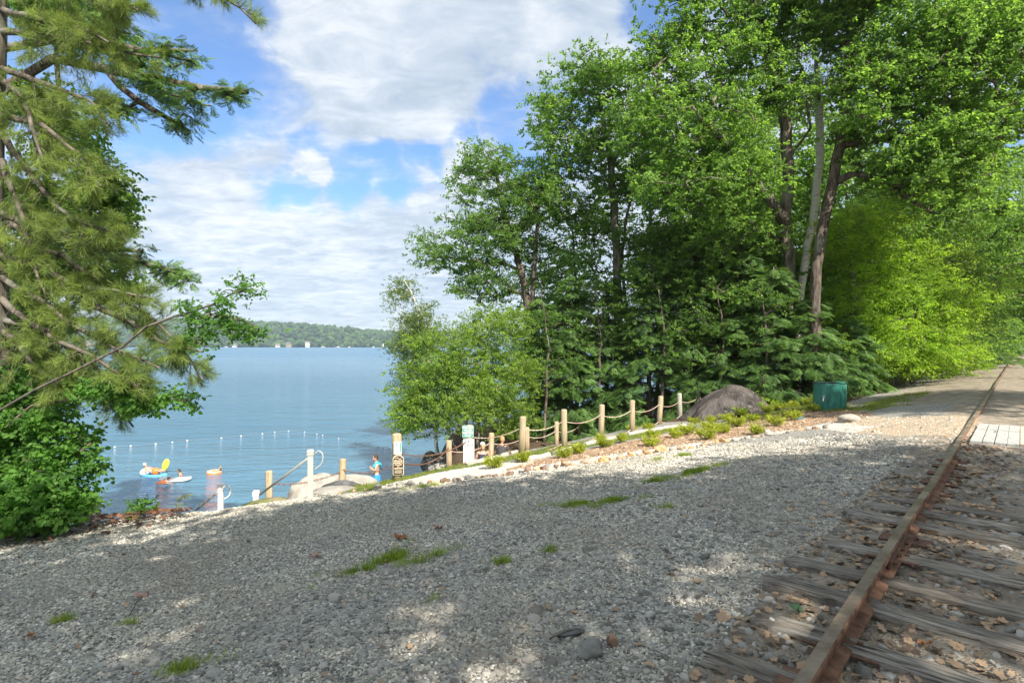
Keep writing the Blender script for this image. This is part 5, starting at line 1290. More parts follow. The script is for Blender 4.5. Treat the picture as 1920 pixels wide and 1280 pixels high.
# ------------------------------------------------------------------ handrails
M_vinyl = simple('white_vinyl', (.66, .66, .64), .4, .04, 5, .02); M_grail = simple('grey_vinyl', (.40, .41, .38), .45, .06, 5, .02); M_galv = simple('galvanised_rail', (.42, .41, .38), .45, .1, 10, .05, .002, .4)
def vpost(parent, org, x, d, top_py, m, w=.11, ww=None, base=None):
    zt = CAM_Z - (top_py - HOR) / F * d; zb = base if base is not None else ground(x, d) - .2; mb = MB(); c = Vector((x, d, 0)) - Vector((org.x, org.y, org.z))
    rzp = R(18)
    mb.box((c.x, c.y, (zt + zb) / 2 - org.z - 0), (w, w, zt - zb - .1), rz=rzp); po = mb.build('post', m, parent, bevel=.004)
    cp = MB(); cp.box((c.x, c.y, c.z + 0 - 0 + zt - .085), (w * 1.28, w * 1.28, .03), rz=rzp); cp.box((c.x, c.y, c.z + zt - .055), (w * 1.12, w * 1.12, .03), rz=rzp); cp.box((c.x, c.y, c.z + zt - .022), (w * 1.36, w * 1.36, .036), rz=rzp, taper=.72); cp.build('cap', m, parent, bevel=.003)
    return zt
def loop(parent, org, pxs, d, m, rad=.012, name='hand_loop'):
    P_ = [atd(x, y, d + dd) - org for x, y, dd in pxs]; q = []
    for i in range(len(P_) - 1):
        p0, p1, p2, p3 = P_[max(i - 1, 0)], P_[i], P_[i + 1], P_[min(i + 2, len(P_) - 1)]
        for k in range(5):
            s = k / 5; q.append(.5 * ((2 * p1) + (p2 - p0) * s + (2 * p0 - 5 * p1 + 4 * p2 - p3) * s * s + (3 * p1 - p0 - 3 * p2 + p3) * s ** 3))
    q.append(P_[-1]); MB().tube(q, rad, 8).build(name, m, parent, True)
x1 = (414 - 960) / F * 9.9; hr = thing('handrail', 'white vinyl handrail post with curved grip and rail sloping down left', 'handrail', (x1, 9.9, ground(x1, 9.9))); o1 = Vector(hr.location)
vpost(hr, o1, x1, 9.9, 906, M_vinyl, .085)
loop(hr, o1, [(418, 914, 0), (426, 909, 0), (432, 916, 0), (430, 928, 0), (420, 935, 0)], 9.8, M_vinyl)
a = atd(409, 922, 9.85) - o1; b = atd(355, 966, 10.9) - o1; b2 = b + (b - a) * .8; MB().tube([a, b, b2], .02, 8).build('rail', M_galv, hr, True)
x2 = (582 - 960) / F * 10.3; hr = thing('handrail', 'taller grey-white handrail post with curved grip, its rail dropping to a low capped post', 'handrail', (x2, 10.3, ground(x2, 10.3))); o2 = Vector(hr.location)
vpost(hr, o2, x2, 10.3, 842, M_grail, .10)
loop(hr, o2, [(590, 850, 0), (598, 845, 0), (605, 852, 0), (603, 868, 0), (590, 880, 0)], 10.2, M_grail)
x3 = (480 - 960) / F * 11.2; vpost(hr, o2, x3, 11.2, 919, M_vinyl, .10)
a = atd(576, 860, 10.25) - o2; b = atd(487, 927, 11.1) - o2; MB().tube([a, b], .022, 8).build('rail', M_galv, hr, True)

# ------------------------------------------------------------------ rain barrel and tarp heap
def f_tarpg(t):
    p = objc(t); n = t.noise(t.vmath('MULTIPLY', p, (3, 3, .6)), 2.0, 5, .6, 1.0); return pbr(t, t.mix(t.maprange(n, .3, .7), (.02, .15, .115), (.035, .21, .155)), .33, t.bump(n, .9, .05), .5)
M_barrel = mat('green_pvc', f_tarpg); M_blk = simple('black_plastic', (.02, .02, .022), .5, .2, 10, .05)
bp_ = at(1568, 768); d = bp_.y; bw = 55 / F * d / 2; bh = 53 / F * d
br = thing('rain_barrel', 'green soft-sided rain barrel with white tap standing at the bed corner', 'rain barrel', (bp_.x, d + bw * .8, ground(bp_.x, d + bw) - .02), 0)
V = []; Fc = []; nn = 48; lev = 16
for i in range(lev + 1):
    s = i / lev; z = s * bh
    for k in range(nn):
        th = 2 * math.pi * k / nn
        rad = bw * (1 + .035 * (1 - s)) * (1 - .035 * abs(math.sin(th * 4)) ** .5 * (1 - .3 * s) + .012 * math.sin(th * 13 + s * 5) + .02 * s * math.sin(th * 5 + 1.0) * math.sin(s * 7))
        V.append((rad * math.cos(th) - .03 * (1 - s) * 0, rad * math.sin(th), z + (.02 * math.sin(th * 3 + 1) + .015 * math.cos(th) * 1.2 if i == lev else 0)))
V.append((0, 0, bh * .96)); c_ = len(V) - 1
for i in range(lev):
    for k in range(nn): Fc.append((i * nn + k, i * nn + (k + 1) % nn, (i + 1) * nn + (k + 1) % nn, (i + 1) * nn + k))
for k in range(nn): Fc.append((lev * nn + k, lev * nn + (k + 1) % nn, c_))
link('body', mesh_np('body', V, Fc, True), M_barrel, br)
rim = MB(); rim.tube([(bw * .985 * math.cos(2 * math.pi * k / 32), bw * .985 * math.sin(2 * math.pi * k / 32), bh + .004 + .02 * math.sin(2 * math.pi * k / 32 * 3 + 1)) for k in range(33)], .016, 6, False); rim.build('rim', M_blk, br, True)
for k in range(8):
    th = 2 * math.pi * (k + .25) / 8; MB().tube([(bw * 1.01 * math.cos(th), bw * 1.01 * math.sin(th), .01), (bw * .995 * math.cos(th), bw * .995 * math.sin(th), bh * .98)], .009, 6).build('stave_pocket', M_barrel, br, True)
ta = R(-90 - 48); tx, ty = bw * math.cos(ta), bw * math.sin(ta)
tap = MB(); tap.tube([(tx * .98, ty * .98, bh * .48), (tx * 1.2, ty * 1.2, bh * .48)], .022, 8); tap.tube([(tx * 1.16, ty * 1.16, bh * .48), (tx * 1.2, ty * 1.2, bh * .36)], .018, 8); tap.box((tx * 1.14, ty * 1.14, bh * .55), (.09, .02, .016), rz=ta + 1.57); tap.tube([(tx * 1.14, ty * 1.14, bh * .5), (tx * 1.14, ty * 1.14, bh * .56)], .009, 6)
tap.build('tap', M_white, br, True)
hs = MB(); a = Vector((tx * .9, ty * .9 - .1, .02)); hs.tube([a, a + Vector((-.35, -.35, -.02)), a + Vector((-.9, -.8, -.12)), a + Vector((-1.4, -1.3, -.22))], .02, 8); hs.build('drain_hose', M_blk, br, True)

def f_tarp(t):
    p = posn(t); n = t.noise(p, 1.6, 6, .62, .6); n2 = t.noise(t.vmath('MULTIPLY', p, (1, 1, .3)), 9, 5, .6, 1)
    c = t.mix(t.maprange(n, .35, .65), (.035, .029, .026), (.10, .086, .078)); c = t.mix(t.maprange(n2, .56, .72, 0, .45), c, (.38, .35, .32))
    h = t.math('ADD', n2, t.math('MULTIPLY', n, 1.2)); return pbr(t, c, .62, t.bump(h, .8, .07), .35)
M_tarp = mat('brown_tarp', f_tarp)
tb = atd(1362, 790, 19.8)
th_ = thing('tarp_heap', 'brown tarpaulin draped over a rounded heap at the fence end', 'covered heap', (tb.x, 19.8, ground(tb.x, 19.8)), 0)
V = []; Fc = []; nr, nt_ = 30, 72
for i in range(nr + 1):
    s = i / nr
    for k in range(nt_):
        th = 2 * math.pi * k / nt_; rx, ry = 1.55, 1.25
        e = 1 + .10 * math.sin(th * 5 + 1) + .06 * math.sin(th * 9); X0 = math.cos(th) * s * rx * e; Y0 = math.sin(th) * s * ry * e
        hgt = 1.0 * max(0, 1 - s ** 2.0) ** 1.12 * (1 + .06 * math.cos(th)) + .12 * s * (1 - s) * math.sin(th * 3 + 1)
        fold = .075 * s * (1 - s * .5) * (abs(math.sin(th * 7 + 3 * s)) ** .6 - .5) + .06 * math.exp(-((math.sin(th / 2 + .9)) ** 2) * 60) * s + .02 * mnoise.noise(Vector((X0 * 4, Y0 * 4, 1)))
        gz = ground(tb.x + X0, 19.8 + Y0) - th_.location.z
        V.append((X0, Y0, max(hgt + fold, .015 + .02 * abs(math.sin(th * 11))) + gz))
for i in range(nr):
    for k in range(nt_): Fc.append((i * nt_ + k, (i + 1) * nt_ + k, (i + 1) * nt_ + (k + 1) % nt_, i * nt_ + (k + 1) % nt_))
link('tarpaulin', mesh_np('tarpaulin', V, Fc, True), M_tarp, th_)
mb = MB(); q = [Vector((math.cos(R(a)) * 1.5 * s_, math.sin(R(a)) * 1.2 * s_, 1.0 * (1 - s_ ** 2.0) ** 1.12 + .015)) for a, s_ in ((250, .95), (255, .7), (262, .45), (280, .2), (330, .15), (350, .4), (355, .7), (0, .95))]; mb.tube(q, .012, 5); mb.build('cord', M_blk, th_, True)
lt = MB(); L_ = [Vector((1.2, .2, .35)), Vector((1.7, .2, .22)), Vector((2.3, .1, .14)), Vector((2.8, 0, .08))]; lt.tube(L_, [.16, .14, .12, .05], 9, True, [.5, .5, .5, .5]); lt.build('rolled_edge', M_blk, th_, True)

# ------------------------------------------------------------------ young shrubs in the bed
SHR = [(925, 878, .30, 'lowest shrub on the pale path, right of the rules sign'), (981, 866, .26, 'shrub at the foot of the first tall rope post'), (1054, 858, .28, 'shrub left of the timbers below the second tall rope post'), (1084, 850, .24, 'small shrub right of the second tall rope post'),
       (1133, 838, .26, 'shrub just below the third tall rope post'), (1128, 828, .2, 'small shrub touching the third tall rope post'), (1173, 829, .25, 'shrub between the third and fourth tall rope posts'), (1223, 820, .22, 'upper shrub below the fifth tall rope post'), (1222, 836, .22, 'lower shrub below the fifth tall rope post'), (1215, 806, .24, 'dull green shrub beside the timbers at the fifth post'),
       (1288, 815, .34, 'largest bright double shrub left of centre in the bed'), (1268, 821, .24, 'smaller half of the double shrub'), (1325, 824, .30, 'rounded bright shrub nearest the border stones'), (1356, 812, .24, 'low shrub right of the rounded bright one'), (1329, 806, .24, 'dull shrub behind the rounded bright one'), (1381, 800, .34, 'pale green shrub below the tarp heap'),
       (1420, 814, .22, 'small yellow shrub alone near the border'), (1454, 799, .36, 'yellow-orange shrub with reddish tips'), (1488, 787, .32, 'green shrub left of the blue scrap'), (1302, 795, .26, 'green shrub at the left toe of the tarp'), (1335, 792, .24, 'second green shrub along the tarp hem'), (1361, 790, .32, 'leafy dark shrub in front of the tarp'), (1392, 781, .26, 'shrub against the right of the tarp hem'),
       (1412, 790, .22, 'bright little shrub below the tarp corner'), (1437, 775, .34, 'green shrub right of the tarp heap'), (1462, 770, .34, 'spreading shrub between tarp heap and barrel'), (1513, 760, .34, 'bushy shrub left of the barrel, upper'), (1525, 772, .26, 'shrub at the barrel hose'), (1488, 764, .28, 'shrub midway between tarp heap and barrel'), (1185, 808, .2, 'small dull shrub by the fourth tall rope post')]
rs = np.random.default_rng(44)
for k, (px, py, s, lab) in enumerate(SHR):
    s *= .68
    p = at(px, py); root = thing('young_shrub', lab, 'shrub', p, 0, 'young shrubs planted in the mulch bed'); mb = MB(); pts = []; rots = []
    for j in range(11):
        a = random.uniform(0, 6.28); tip = Vector((math.cos(a) * s * random.uniform(.3, .8), math.sin(a) * s * random.uniform(.3, .8), s * random.uniform(.5, 1.0)))
        mb.tube([(0, 0, -.02), tip * .5 + Vector((0, 0, s * .12)), tip], [.005, .004, .002], 4)
        for q in range(16):
            f_ = random.uniform(.35, 1.05); c = tip * f_ + Vector((random.gauss(0, .03), random.gauss(0, .03), random.gauss(0, .02)))
            pts.append(tuple(c)); rots.append((random.gauss(0, .4), random.uniform(-1.2, -.1), a + random.gauss(0, .8)))
    mb.build('stem', B_brown, root); n = len(pts)
    scatter('foliage', pts, rots, rs.uniform(.7, 1.2, n) * (.7 + s), rs.integers(0, 4, n), 'shrub', root, kind='stuff')
p = at(1500, 786); boulder('cloth_scrap', 'scrap of blue plastic lying by the shrubs left of the barrel', 'scrap', p + Vector((0, 0, .03)), (.14, .05, .035), simple('blue_plastic', (.05, .22, .5), .4, .1), 9, .3, .4, 3)
p = at(1592, 790); boulder('rock', 'pale angular rock at the right end of the border, by the crossing', 'rock', p + Vector((0, 0, .05)), (.3, .2, .12), R_pale, 19, .3, .3, 3)

# ------------------------------------------------------------------ swim line
water_r = thing('buoy_line', 'swim line of small white floats strung across the water', 'buoy line', atw(500, 811)); org = Vector(water_r.location)
BL = [(215, 838), (245, 836), (292, 832), (323, 829), (351, 826), (415, 821), (452, 817), (492, 813), (515, 810), (541, 808), (571, 810), (594, 814), (605, 816), (635, 822), (671, 830), (709, 838), (718, 840), (730, 842), (742, 844)]
bm_ = MB().ellipsoid((0, 0, 0), (.07, .032, .03), 10, 6).mesh('buoy', True); bm_.materials.append(M_white); bd_ = MB().ellipsoid((0, 0, 0), (.07, .032, .03), 10, 6).mesh('buoy', True); bd_.materials.append(simple('buoy_navy', (.03, .05, .10), .5, .1, 10, 0))
lp = []
for k, (x, y) in enumerate(BL):
    p = atw(x, y) - org; lp.append(p); o = link('buoy', bm_ if k < 15 else bd_, None, water_r); o.location = p + Vector((0, 0, .015)); o.rotation_euler = (0, 0, .2 + .1 * k)
    o = link('float_collar', bd_, None, water_r); o.location = p + Vector((-.12, 0, .03)); o.scale = (.5, .5, .5)
MB().tube([p + Vector((0, 0, .02)) for p in lp], .004, 4).build('line', M_grail, water_r)

# ------------------------------------------------------------------ people
M_skin = simple('skin', (.55, .33, .24), .5, .08, 8, .03, .003); M_skin2 = simple('skin_tan', (.48, .27, .18), .5, .08, 8, .03, .003)
M_hairb = simple('hair_brown', (.06, .035, .022), .6, .3, 40, .3, .005); M_hairl = simple('hair_fair', (.42, .26, .13), .6, .3, 40, .3, .005); M_eye = simple('eye', (.03, .02, .02), .2, 0, 1, 0)
def skin_body(joints, edges, radii):
    me = bpy.data.meshes.new('body'); names = list(joints); idx = {n_: i for i, n_ in enumerate(names)}
    me.from_pydata([tuple(joints[n_]) for n_ in names], [(idx[a], idx[b]) for a, b in edges], []); ob = bpy.data.objects.new('body', me); COL.objects.link(ob)
    ob.modifiers.new('skin', 'SKIN'); ob.modifiers.new('sub', 'SUBSURF').levels = 2
    for i, n_ in enumerate(names):
        sv = me.skin_vertices[0].data[i]; sv.radius = radii[n_] if hasattr(radii[n_], '__len__') else (radii[n_], radii[n_]); sv.use_root = (n_ == 'pelvis')
    dg = bpy.context.evaluated_depsgraph_get(); dg.update(); out = bpy.data.meshes.new_from_object(ob.evaluated_get(dg)); bpy.data.objects.remove(ob); return out
def loft(pts, rx, ry, n=18):
    mb = MB(); V = []; Fc = []
    for i, p in enumerate(pts):
        d = (pts[min(i + 1, len(pts) - 1)] - pts[max(i - 1, 0)]).normalized(); side = Vector((0, 1, 0)); fw = side.cross(d).normalized()
        for k in range(n): th = 2 * math.pi * k / n; V.append(p + side * math.cos(th) * ry[i] + fw * math.sin(th) * rx[i])
    for i in range(len(pts) - 1):
        for k in range(n): Fc.append((i * n + k, i * n + (k + 1) % n, (i + 1) * n + (k + 1) % n, (i + 1) * n + k))
    return mb.add(V, Fc)
def person(lab, loc, rz, pose, s=1.0, skin=None, hair=None, longhair=False, extras=()):
    """faces local +x; s = height / 1.7"""
    V3 = Vector; skin = skin or M_skin; hair = hair or M_hairb
    root = thing('person', lab, 'person', loc, rz)
    if pose in ('stand', 'stand_crossed'):
        J = dict(pelvis=V3((0, 0, .93)), waist=V3((.01, 0, 1.08)), chest=V3((0, 0, 1.28)), neck=V3((0, 0, 1.45)), head=V3((.02, 0, 1.52)))
        for sd_, n_ in ((1, 'l'), (-1, 'r')):
            J['hip' + n_] = V3((0, sd_ * .095, .88)); J['knee' + n_] = V3((.03, sd_ * .11, .49)); J['ankle' + n_] = V3((-.01, sd_ * .12, .08)); J['toe' + n_] = V3((.14, sd_ * .14, .035))
            J['sh' + n_] = V3((0, sd_ * .17, 1.41))
            if pose == 'stand_crossed': J['el' + n_] = V3((.10, sd_ * .22, 1.17)); J['wr' + n_] = V3((.24, sd_ * -.02 + .02, 1.20 + sd_ * .04)); J['ha' + n_] = V3((.22, -sd_ * .09, 1.23 + sd_ * .04))
            else: J['el' + n_] = V3((-.02, sd_ * .23, 1.12)); J['wr' + n_] = V3((.06, sd_ * .25, .88)); J['ha' + n_] = V3((.08, sd_ * .25, .80))
    elif pose in ('sit', 'sit_chin'):
        J = dict(pelvis=V3((0, 0, .12)), waist=V3((.03, 0, .28)), chest=V3((.07, 0, .46)), neck=V3((.11, 0, .62)), head=V3((.14, 0, .69)))
        for sd_, n_ in ((1, 'l'), (-1, 'r')):
            J['hip' + n_] = V3((.04, sd_ * .10, .11)); J['knee' + n_] = V3((.40, sd_ * .17, .36)); J['ankle' + n_] = V3((.62, sd_ * .14, .07)); J['toe' + n_] = V3((.76, sd_ * .15, .05))
            J['sh' + n_] = V3((.08, sd_ * .18, .57)); J['el' + n_] = V3((.14, sd_ * .25, .32)); J['wr' + n_] = V3((.34, sd_ * .2, .30)); J['ha' + n_] = V3((.42, sd_ * .17, .33))
        if pose == 'sit_chin': J['ell'] = V3((.32, .14, .40)); J['wrl'] = V3((.26, .07, .62)); J['hal'] = V3((.24, .05, .68))
    elif pose == 'recline':
        J = dict(pelvis=V3((0, 0, .06)), waist=V3((-.15, 0, .13)), chest=V3((-.32, 0, .24)), neck=V3((-.46, 0, .37)), head=V3((-.50, 0, .43)))
        for sd_, n_ in ((1, 'l'), (-1, 'r')):
            J['hip' + n_] = V3((.04, sd_ * .1, .05)); J['knee' + n_] = V3((.40, sd_ * .13, .22)); J['ankle' + n_] = V3((.74, sd_ * .13, .10)); J['toe' + n_] = V3((.80, sd_ * .14, .20))
            J['sh' + n_] = V3((-.42, sd_ * .18, .33)); J['el' + n_] = V3((-.28, sd_ * .34, .20)); J['wr' + n_] = V3((-.05, sd_ * .36, .16)); J['ha' + n_] = V3((.03, sd_ * .36, .15))
    else:  # swim
        J = dict(pelvis=V3((0, 0, -.10)), waist=V3((.15, 0, -.06)), chest=V3((.33, 0, -.01)), neck=V3((.48, 0, .05)), head=V3((.53, 0, .10)))
        for sd_, n_ in ((1, 'l'), (-1, 'r')):
            J['hip' + n_] = V3((-.05, sd_ * .1, -.12)); J['knee' + n_] = V3((-.45, sd_ * .14, -.2)); J['ankle' + n_] = V3((-.85, sd_ * .12, -.15)); J['toe' + n_] = V3((-1.0, sd_ * .12, -.15))
            J['sh' + n_] = V3((.44, sd_ * .18, .02)); J['el' + n_] = V3((.68, sd_ * .28, .02)); J['wr' + n_] = V3((.90, sd_ * .2, -.04)); J['ha' + n_] = V3((.98, sd_ * .18, -.05))
    E = [('pelvis', 'waist'), ('waist', 'chest'), ('chest', 'neck'), ('neck', 'head')]; Rr = dict(pelvis=(.13, .11), waist=(.12, .10), chest=(.145, .115), neck=(.055, .055), head=(.05, .05))
    for n_ in 'lr':
        E += [('pelvis', 'hip' + n_), ('hip' + n_, 'knee' + n_), ('knee' + n_, 'ankle' + n_), ('ankle' + n_, 'toe' + n_), ('chest', 'sh' + n_), ('sh' + n_, 'el' + n_), ('el' + n_, 'wr' + n_), ('wr' + n_, 'ha' + n_)]
        Rr.update({'hip' + n_: .09, 'knee' + n_: .058, 'ankle' + n_: .038, 'toe' + n_: .03, 'sh' + n_: .058, 'el' + n_: .042, 'wr' + n_: .027, 'ha' + n_: (.036, .018)})
    me = skin_body(J, E, Rr)
    bm = bmesh.new(); bm.from_mesh(me)
    mb = MB()
    hd = J['head']; up = (J['head'] - J['neck']).normalized(); hc = hd + up * .10; fw = V3((1, 0, 0)) if pose != 'recline' else V3((.75, 0, .65)); 
    if pose == 'swim': fw = V3((1, 0, .1))
    fw = (fw - up * fw.dot(up) * .6).normalized(); sdv = up.cross(fw).normalized(); up2 = fw.cross(sdv); M = Matrix((fw, sdv, up2)).transposed()
    mb.ellipsoid(hc, (.095, .077, .118), 14, 10, M); mb.ellipsoid(hc + M @ V3((.035, 0, -.055)), (.055, .052, .055), 10, 6, M)
    mb.ellipsoid(hc + M @ V3((.098, 0, -.02)), (.02, .014, .024), 8, 5, M)
    for sd_ in (1, -1): mb.ellipsoid(hc + M @ V3((-.005, sd_ * .078, -.01)), (.018, .01, .03), 8, 5, M)
    for n_ in 'lr':
        h = J['ha' + n_]; d_ = (h - J['wr' + n_]).normalized(); sd2 = d_.cross(V3((0, 0, 1)));
        if sd2.length < .1: sd2 = d_.cross(V3((0, 1, 0)))
        sd2.normalize(); nm = sd2.cross(d_)
        for q, (o_, l_) in enumerate(((-.026, .060), (-.009, .072), (.009, .068), (.026, .052))):
            a = h + sd2 * o_ - d_ * .005; mb.tube([a, a + d_ * l_ * .5, a + d_ * l_ * .8 - nm * .012, a + d_ * l_ - nm * .028], [.0095, .0088, .008, .0062], 6)
        a = h - d_ * .035 + sd2 * .03; mb.tube([a, a + sd2 * .02 + d_ * .02, a + sd2 * .026 + d_ * .05], [.012, .010, .007], 6)
    tmp = mb.mesh('h', True); bm.from_mesh(tmp); out = bpy.data.meshes.new('body'); bm.to_mesh(out); bm.free(); out.materials.clear(); out.polygons.foreach_set('use_smooth', [True] * len(out.polygons)); out.polygons.foreach_set('material_index', [0] * len(out.polygons))
    b = link('body', out, skin, root)
    for sd_ in (1, -1): MB().ellipsoid(hc + M @ V3((.088, sd_ * .032, .012)), (.008, .013, .008), 8, 5, M).build('eye', M_eye, root, True)
    MB().ellipsoid(hc + M @ V3((.093, 0, -.062)), (.007, .022, .006), 8, 5, M).build('mouth', simple('lips', (.42, .14, .12), .5, .1), root, True)
    hb = MB(); hb.ellipsoid(hc + M @ V3((-.018, 0, .022)), (.098, .086, .112), 14, 10, M)
    if longhair: hb.tube([hc + M @ V3((-.08, 0, .02)), hc + M @ V3((-.10, 0, -.08)), hc + M @ V3((-.09, 0, -.20))], [.06, .07, .03], 10)
    hb.build('hair', hair, root, True)
    spine = [J['pelvis'].lerp(J['waist'], -.3), J['pelvis'], J['waist'], J['chest'], J['chest'].lerp(J['neck'], .55), J['neck'].lerp(J['chest'], .12)]
    for e in extras:
        if e[0] == 'shirt':
            loft(spine, [.135, .142, .135, .15, .135, .07], [.16, .168, .155, .175, .175, .08]).build('shirt', e[1], root, True)
            for n_ in 'lr': MB().tube([J['sh' + n_].lerp(J['chest'], .15), J['sh' + n_], J['sh' + n_].lerp(J['el' + n_], .55)], [.085, .078, .068], 10, False).build('sleeve', e[1], root, True)
        if e[0] == 'suit': loft([spine[0], spine[1], spine[2], spine[3], spine[3].lerp(spine[4], .3)], [.13, .142, .132, .148, .143], [.155, .165, .145, .165, .165]).build('swimsuit', e[1], root, True)
        if e[0] == 'trunks':
            loft([J['pelvis'].lerp(J['waist'], .6), J['pelvis'], J['pelvis'].lerp(J['hipl'] * .5 + J['hipr'] * .5, 1.2)], [.125, .145, .12], [.15, .165, .17]).build('swim_trunks', e[1], root, True)
            for n_ in 'lr': MB().tube([J['hip' + n_], J['hip' + n_].lerp(J['knee' + n_], .55)], [.105, .10], 12, False).build('trunk_leg', e[1], root, True)
        if e[0] == 'skirt_towel':
            n = 7; pz = [J['pelvis'].lerp(J['waist'], .4)] + [J['pelvis'] + V3((.01 * k, 0, -.13 * k)) for k in range(0, 6)]
            mb = loft(pz, [.135, .155, .175, .185, .195, .205, .215], [.15, .18, .20, .21, .215, .225, .24], 40)
            mb.V = [tuple(V3(v_) * 1.0 + V3((math.sin(i * 1.57), math.cos(i * 1.57), 0)) * .012 * (i // 40) / 6 * 2) for i, v_ in enumerate(mb.V)]; mb.build('towel', e[1], root, True)
        if e[0] == 'shawl':
            mb = MB(); a = J['neck'] + V3((-.02, .10, .02)); mb.tube([a + V3((.12, .0, -.30)), a + V3((.13, .05, -.15)), a + V3((.02, .06, -.01)), a + V3((-.12, .0, -.08)), a + V3((-.15, -.04, -.32))], [.06, .075, .075, .08, .06], 10, True, [.35] * 5); mb.build('shoulder_towel', e[1], root, True)
        if e[0] == 'cap':
            mb = MB(); mb.ellipsoid(hc + M @ V3((-.01, 0, .05)), (.108, .096, .09), 14, 8, M); mb.ellipsoid(hc + M @ V3((.10, 0, .045)), (.075, .07, .012), 12, 5, M); mb.build('cap', e[1], root, True)
        if e[0] == 'hat':
            mb = MB(); mb.ellipsoid(hc + M @ V3((0, 0, .07)), (.11, .10, .08), 14, 8, M); mb.ellipsoid(hc + M @ V3((0, 0, .045)), (.22, .21, .015), 18, 5, M); mb.build('hat', e[1], root, True)
        if e[0] == 'wrap': loft([spine[0] - V3((0, 0, .05)), spine[1], spine[2], spine[3], spine[4], spine[5]], [.3, .26, .2, .18, .16, .1], [.36, .32, .24, .22, .2, .11]).build('wrap', e[1], root, True)
    root.scale = (s, s, s); return root
C_blue = simple('cloth_blue', (.04, .24, .62), .8, .2, 10, .3, .02); C_turq = simple('cloth_turquoise', (.05, .42, .55), .8, .2, 10, .3, .02); C_navy = simple('cloth_navy', (.045, .05, .09), .8, .2, 10, .2); C_char = simple('cloth_charcoal', (.05, .05, .055), .8, .2, 10, .2)
C_white = simple('cloth_white', (.75, .74, .72), .8, .1, 10, .2); C_pink = simple('cloth_rose', (.45, .22, .19), .8, .15, 10, .2); C_brown = simple('cloth_brown', (.26, .14, .10), .8, .2, 10, .3); C_or = simple('vinyl_orange', (.80, .20, .04), .35, .08, 4, .03); C_yel = simple('vinyl_yellow', (.72, .74, .08), .35, .08, 4, .03); C_bl2 = simple('vinyl_blue', (.12, .42, .72), .35, .15, 4, .03)
def on_ground(px, d): x = (px - 960) / F * d; return Vector((x, d, ground(x, d)))
def by_head(px, head_py, d, hgt): p = atd(px, head_py, d); return Vector((p.x, d, p.z - hgt))
s_ = .78; person('child with short dark hair, blue towel round the waist, standing by the pale boulder', by_head(706, 852, 17.2, 1.74 * s_), R(205), 'stand_crossed', s_, M_skin, M_hairb, False, (('skirt_towel', C_blue), ('shawl', C_turq)))
person('person in white cap and navy swimsuit sitting with back turned, right of the rules sign', by_head(906, 829, 20.3, .93), R(100), 'sit', 1.0, M_skin, M_hairl, True, (('suit', C_navy), ('cap', C_white)))
person('broad man in charcoal T-shirt sitting with back turned behind the short post', by_head(940, 819, 21.5, .98), R(80), 'sit', 1.08, M_skin2, M_hairl, False, (('shirt', C_char), ('trunks', C_white)))
person('person with brown hair and rose top sitting chin in hand by the third tall post', by_head(1112, 793, 27, .92), R(20), 'sit_chin', 1.0, M_skin2, M_hairl, False, (('shirt', C_pink), ('trunks', C_white)))
person('person hunched under a wide brown hat and wrap, furthest of the seated bathers', by_head(1148, 794, 28.5, .95), R(200), 'sit', 1.0, M_skin2, M_hairb, False, (('wrap', C_brown), ('hat', C_brown)))
person('person with reddish hair down on the beach, only the head above the gravel crest', by_head(294, 949, 15.2, 1.72), R(255), 'stand', 1.0, M_skin, simple('hair_red', (.35, .12, .06), .6, .3, 40, .3), False, (('trunks', C_navy),))
person('person down on the beach, head just visible through the round-leaved bush', by_head(180, 934, 16.5, 1.72), R(60), 'stand', 1.0, M_skin, M_hairb, False, (('trunks', C_blue),))
# towels on the terrace
for px, d, m, rz, w, l, lab in ((922, 21.0, C_white, .3, 1.6, 1.1, 'pale towel spread under the two bathers with backs turned'), (1042, 24, C_white, .2, .5, .4, 'small white towel behind the second back-row post'), (1020, 22.6, C_pink, .25, .8, .35, 'rose towel lying between two back-row posts'), (1107, 26.9, C_white, .1, .9, .7, 'white towel under the bather resting chin in hand')):
    p = on_ground(px, d); V = []; n = 9
    for j in range(n):
        for i in range(n):
            a = (i / (n - 1) - .5) * w; b = (j / (n - 1) - .5) * l; xx = p.x + a * math.cos(rz) - b * math.sin(rz); yy = p.y + a * math.sin(rz) + b * math.cos(rz); V.append((xx - p.x, yy - p.y, ground(xx, yy) - p.z + .03 + .015 * math.sin(a * 14 + b * 5)))
    nV = len(V); V += [(x_, y_, z_ - .02) for x_, y_, z_ in V]
    Fc = [(j * n + i, j * n + i + 1, (j + 1) * n + i + 1, (j + 1) * n + i) for j in range(n - 1) for i in range(n - 1)]; Fc += [tuple(nV + q for q in f[::-1]) for f in Fc]
    o = link('towel', mesh_np('towel', V, Fc, True), m); o.location = p; tag(o, lab, 'towel')

# floats and swimmers
def torus(Rr_, r_, n=28, m=10, sx=1, sy=1, z=0):
    V = []; Fc = []
    for i in range(n):
        a = 2 * math.pi * i / n
        for k in range(m): b = 2 * math.pi * k / m; V.append(((Rr_ + r_ * math.cos(b)) * math.cos(a) * sx, (Rr_ + r_ * math.cos(b)) * math.sin(a) * sy, z + r_ * math.sin(b)))
    for i in range(n):
        for k in range(m): Fc.append((i * m + k, ((i + 1) % n) * m + k, ((i + 1) % n) * m + (k + 1) % m, i * m + (k + 1) % m))
    return V, Fc
p = atw(402, 887); rg = thing('swim_ring', 'orange inflatable ring with pale top, floating alone right of the others', 'swim ring', p)
rg.scale = (.76,) * 3; MB().add(*torus(.30, .16, 28, 12)).build('tube', C_or, rg, True); MB().add(*torus(.30, .13, 28, 12, z=.06)).build('pale_top', simple('vinyl_peach', (.80, .52, .36), .35, .08, 4, .03), rg, True)
person('child sitting in the orange ring, pale hair', p + Vector((.05, 0, .02)), R(160), 'recline', .56, M_skin, M_hairl, False, (('trunks', C_or),))
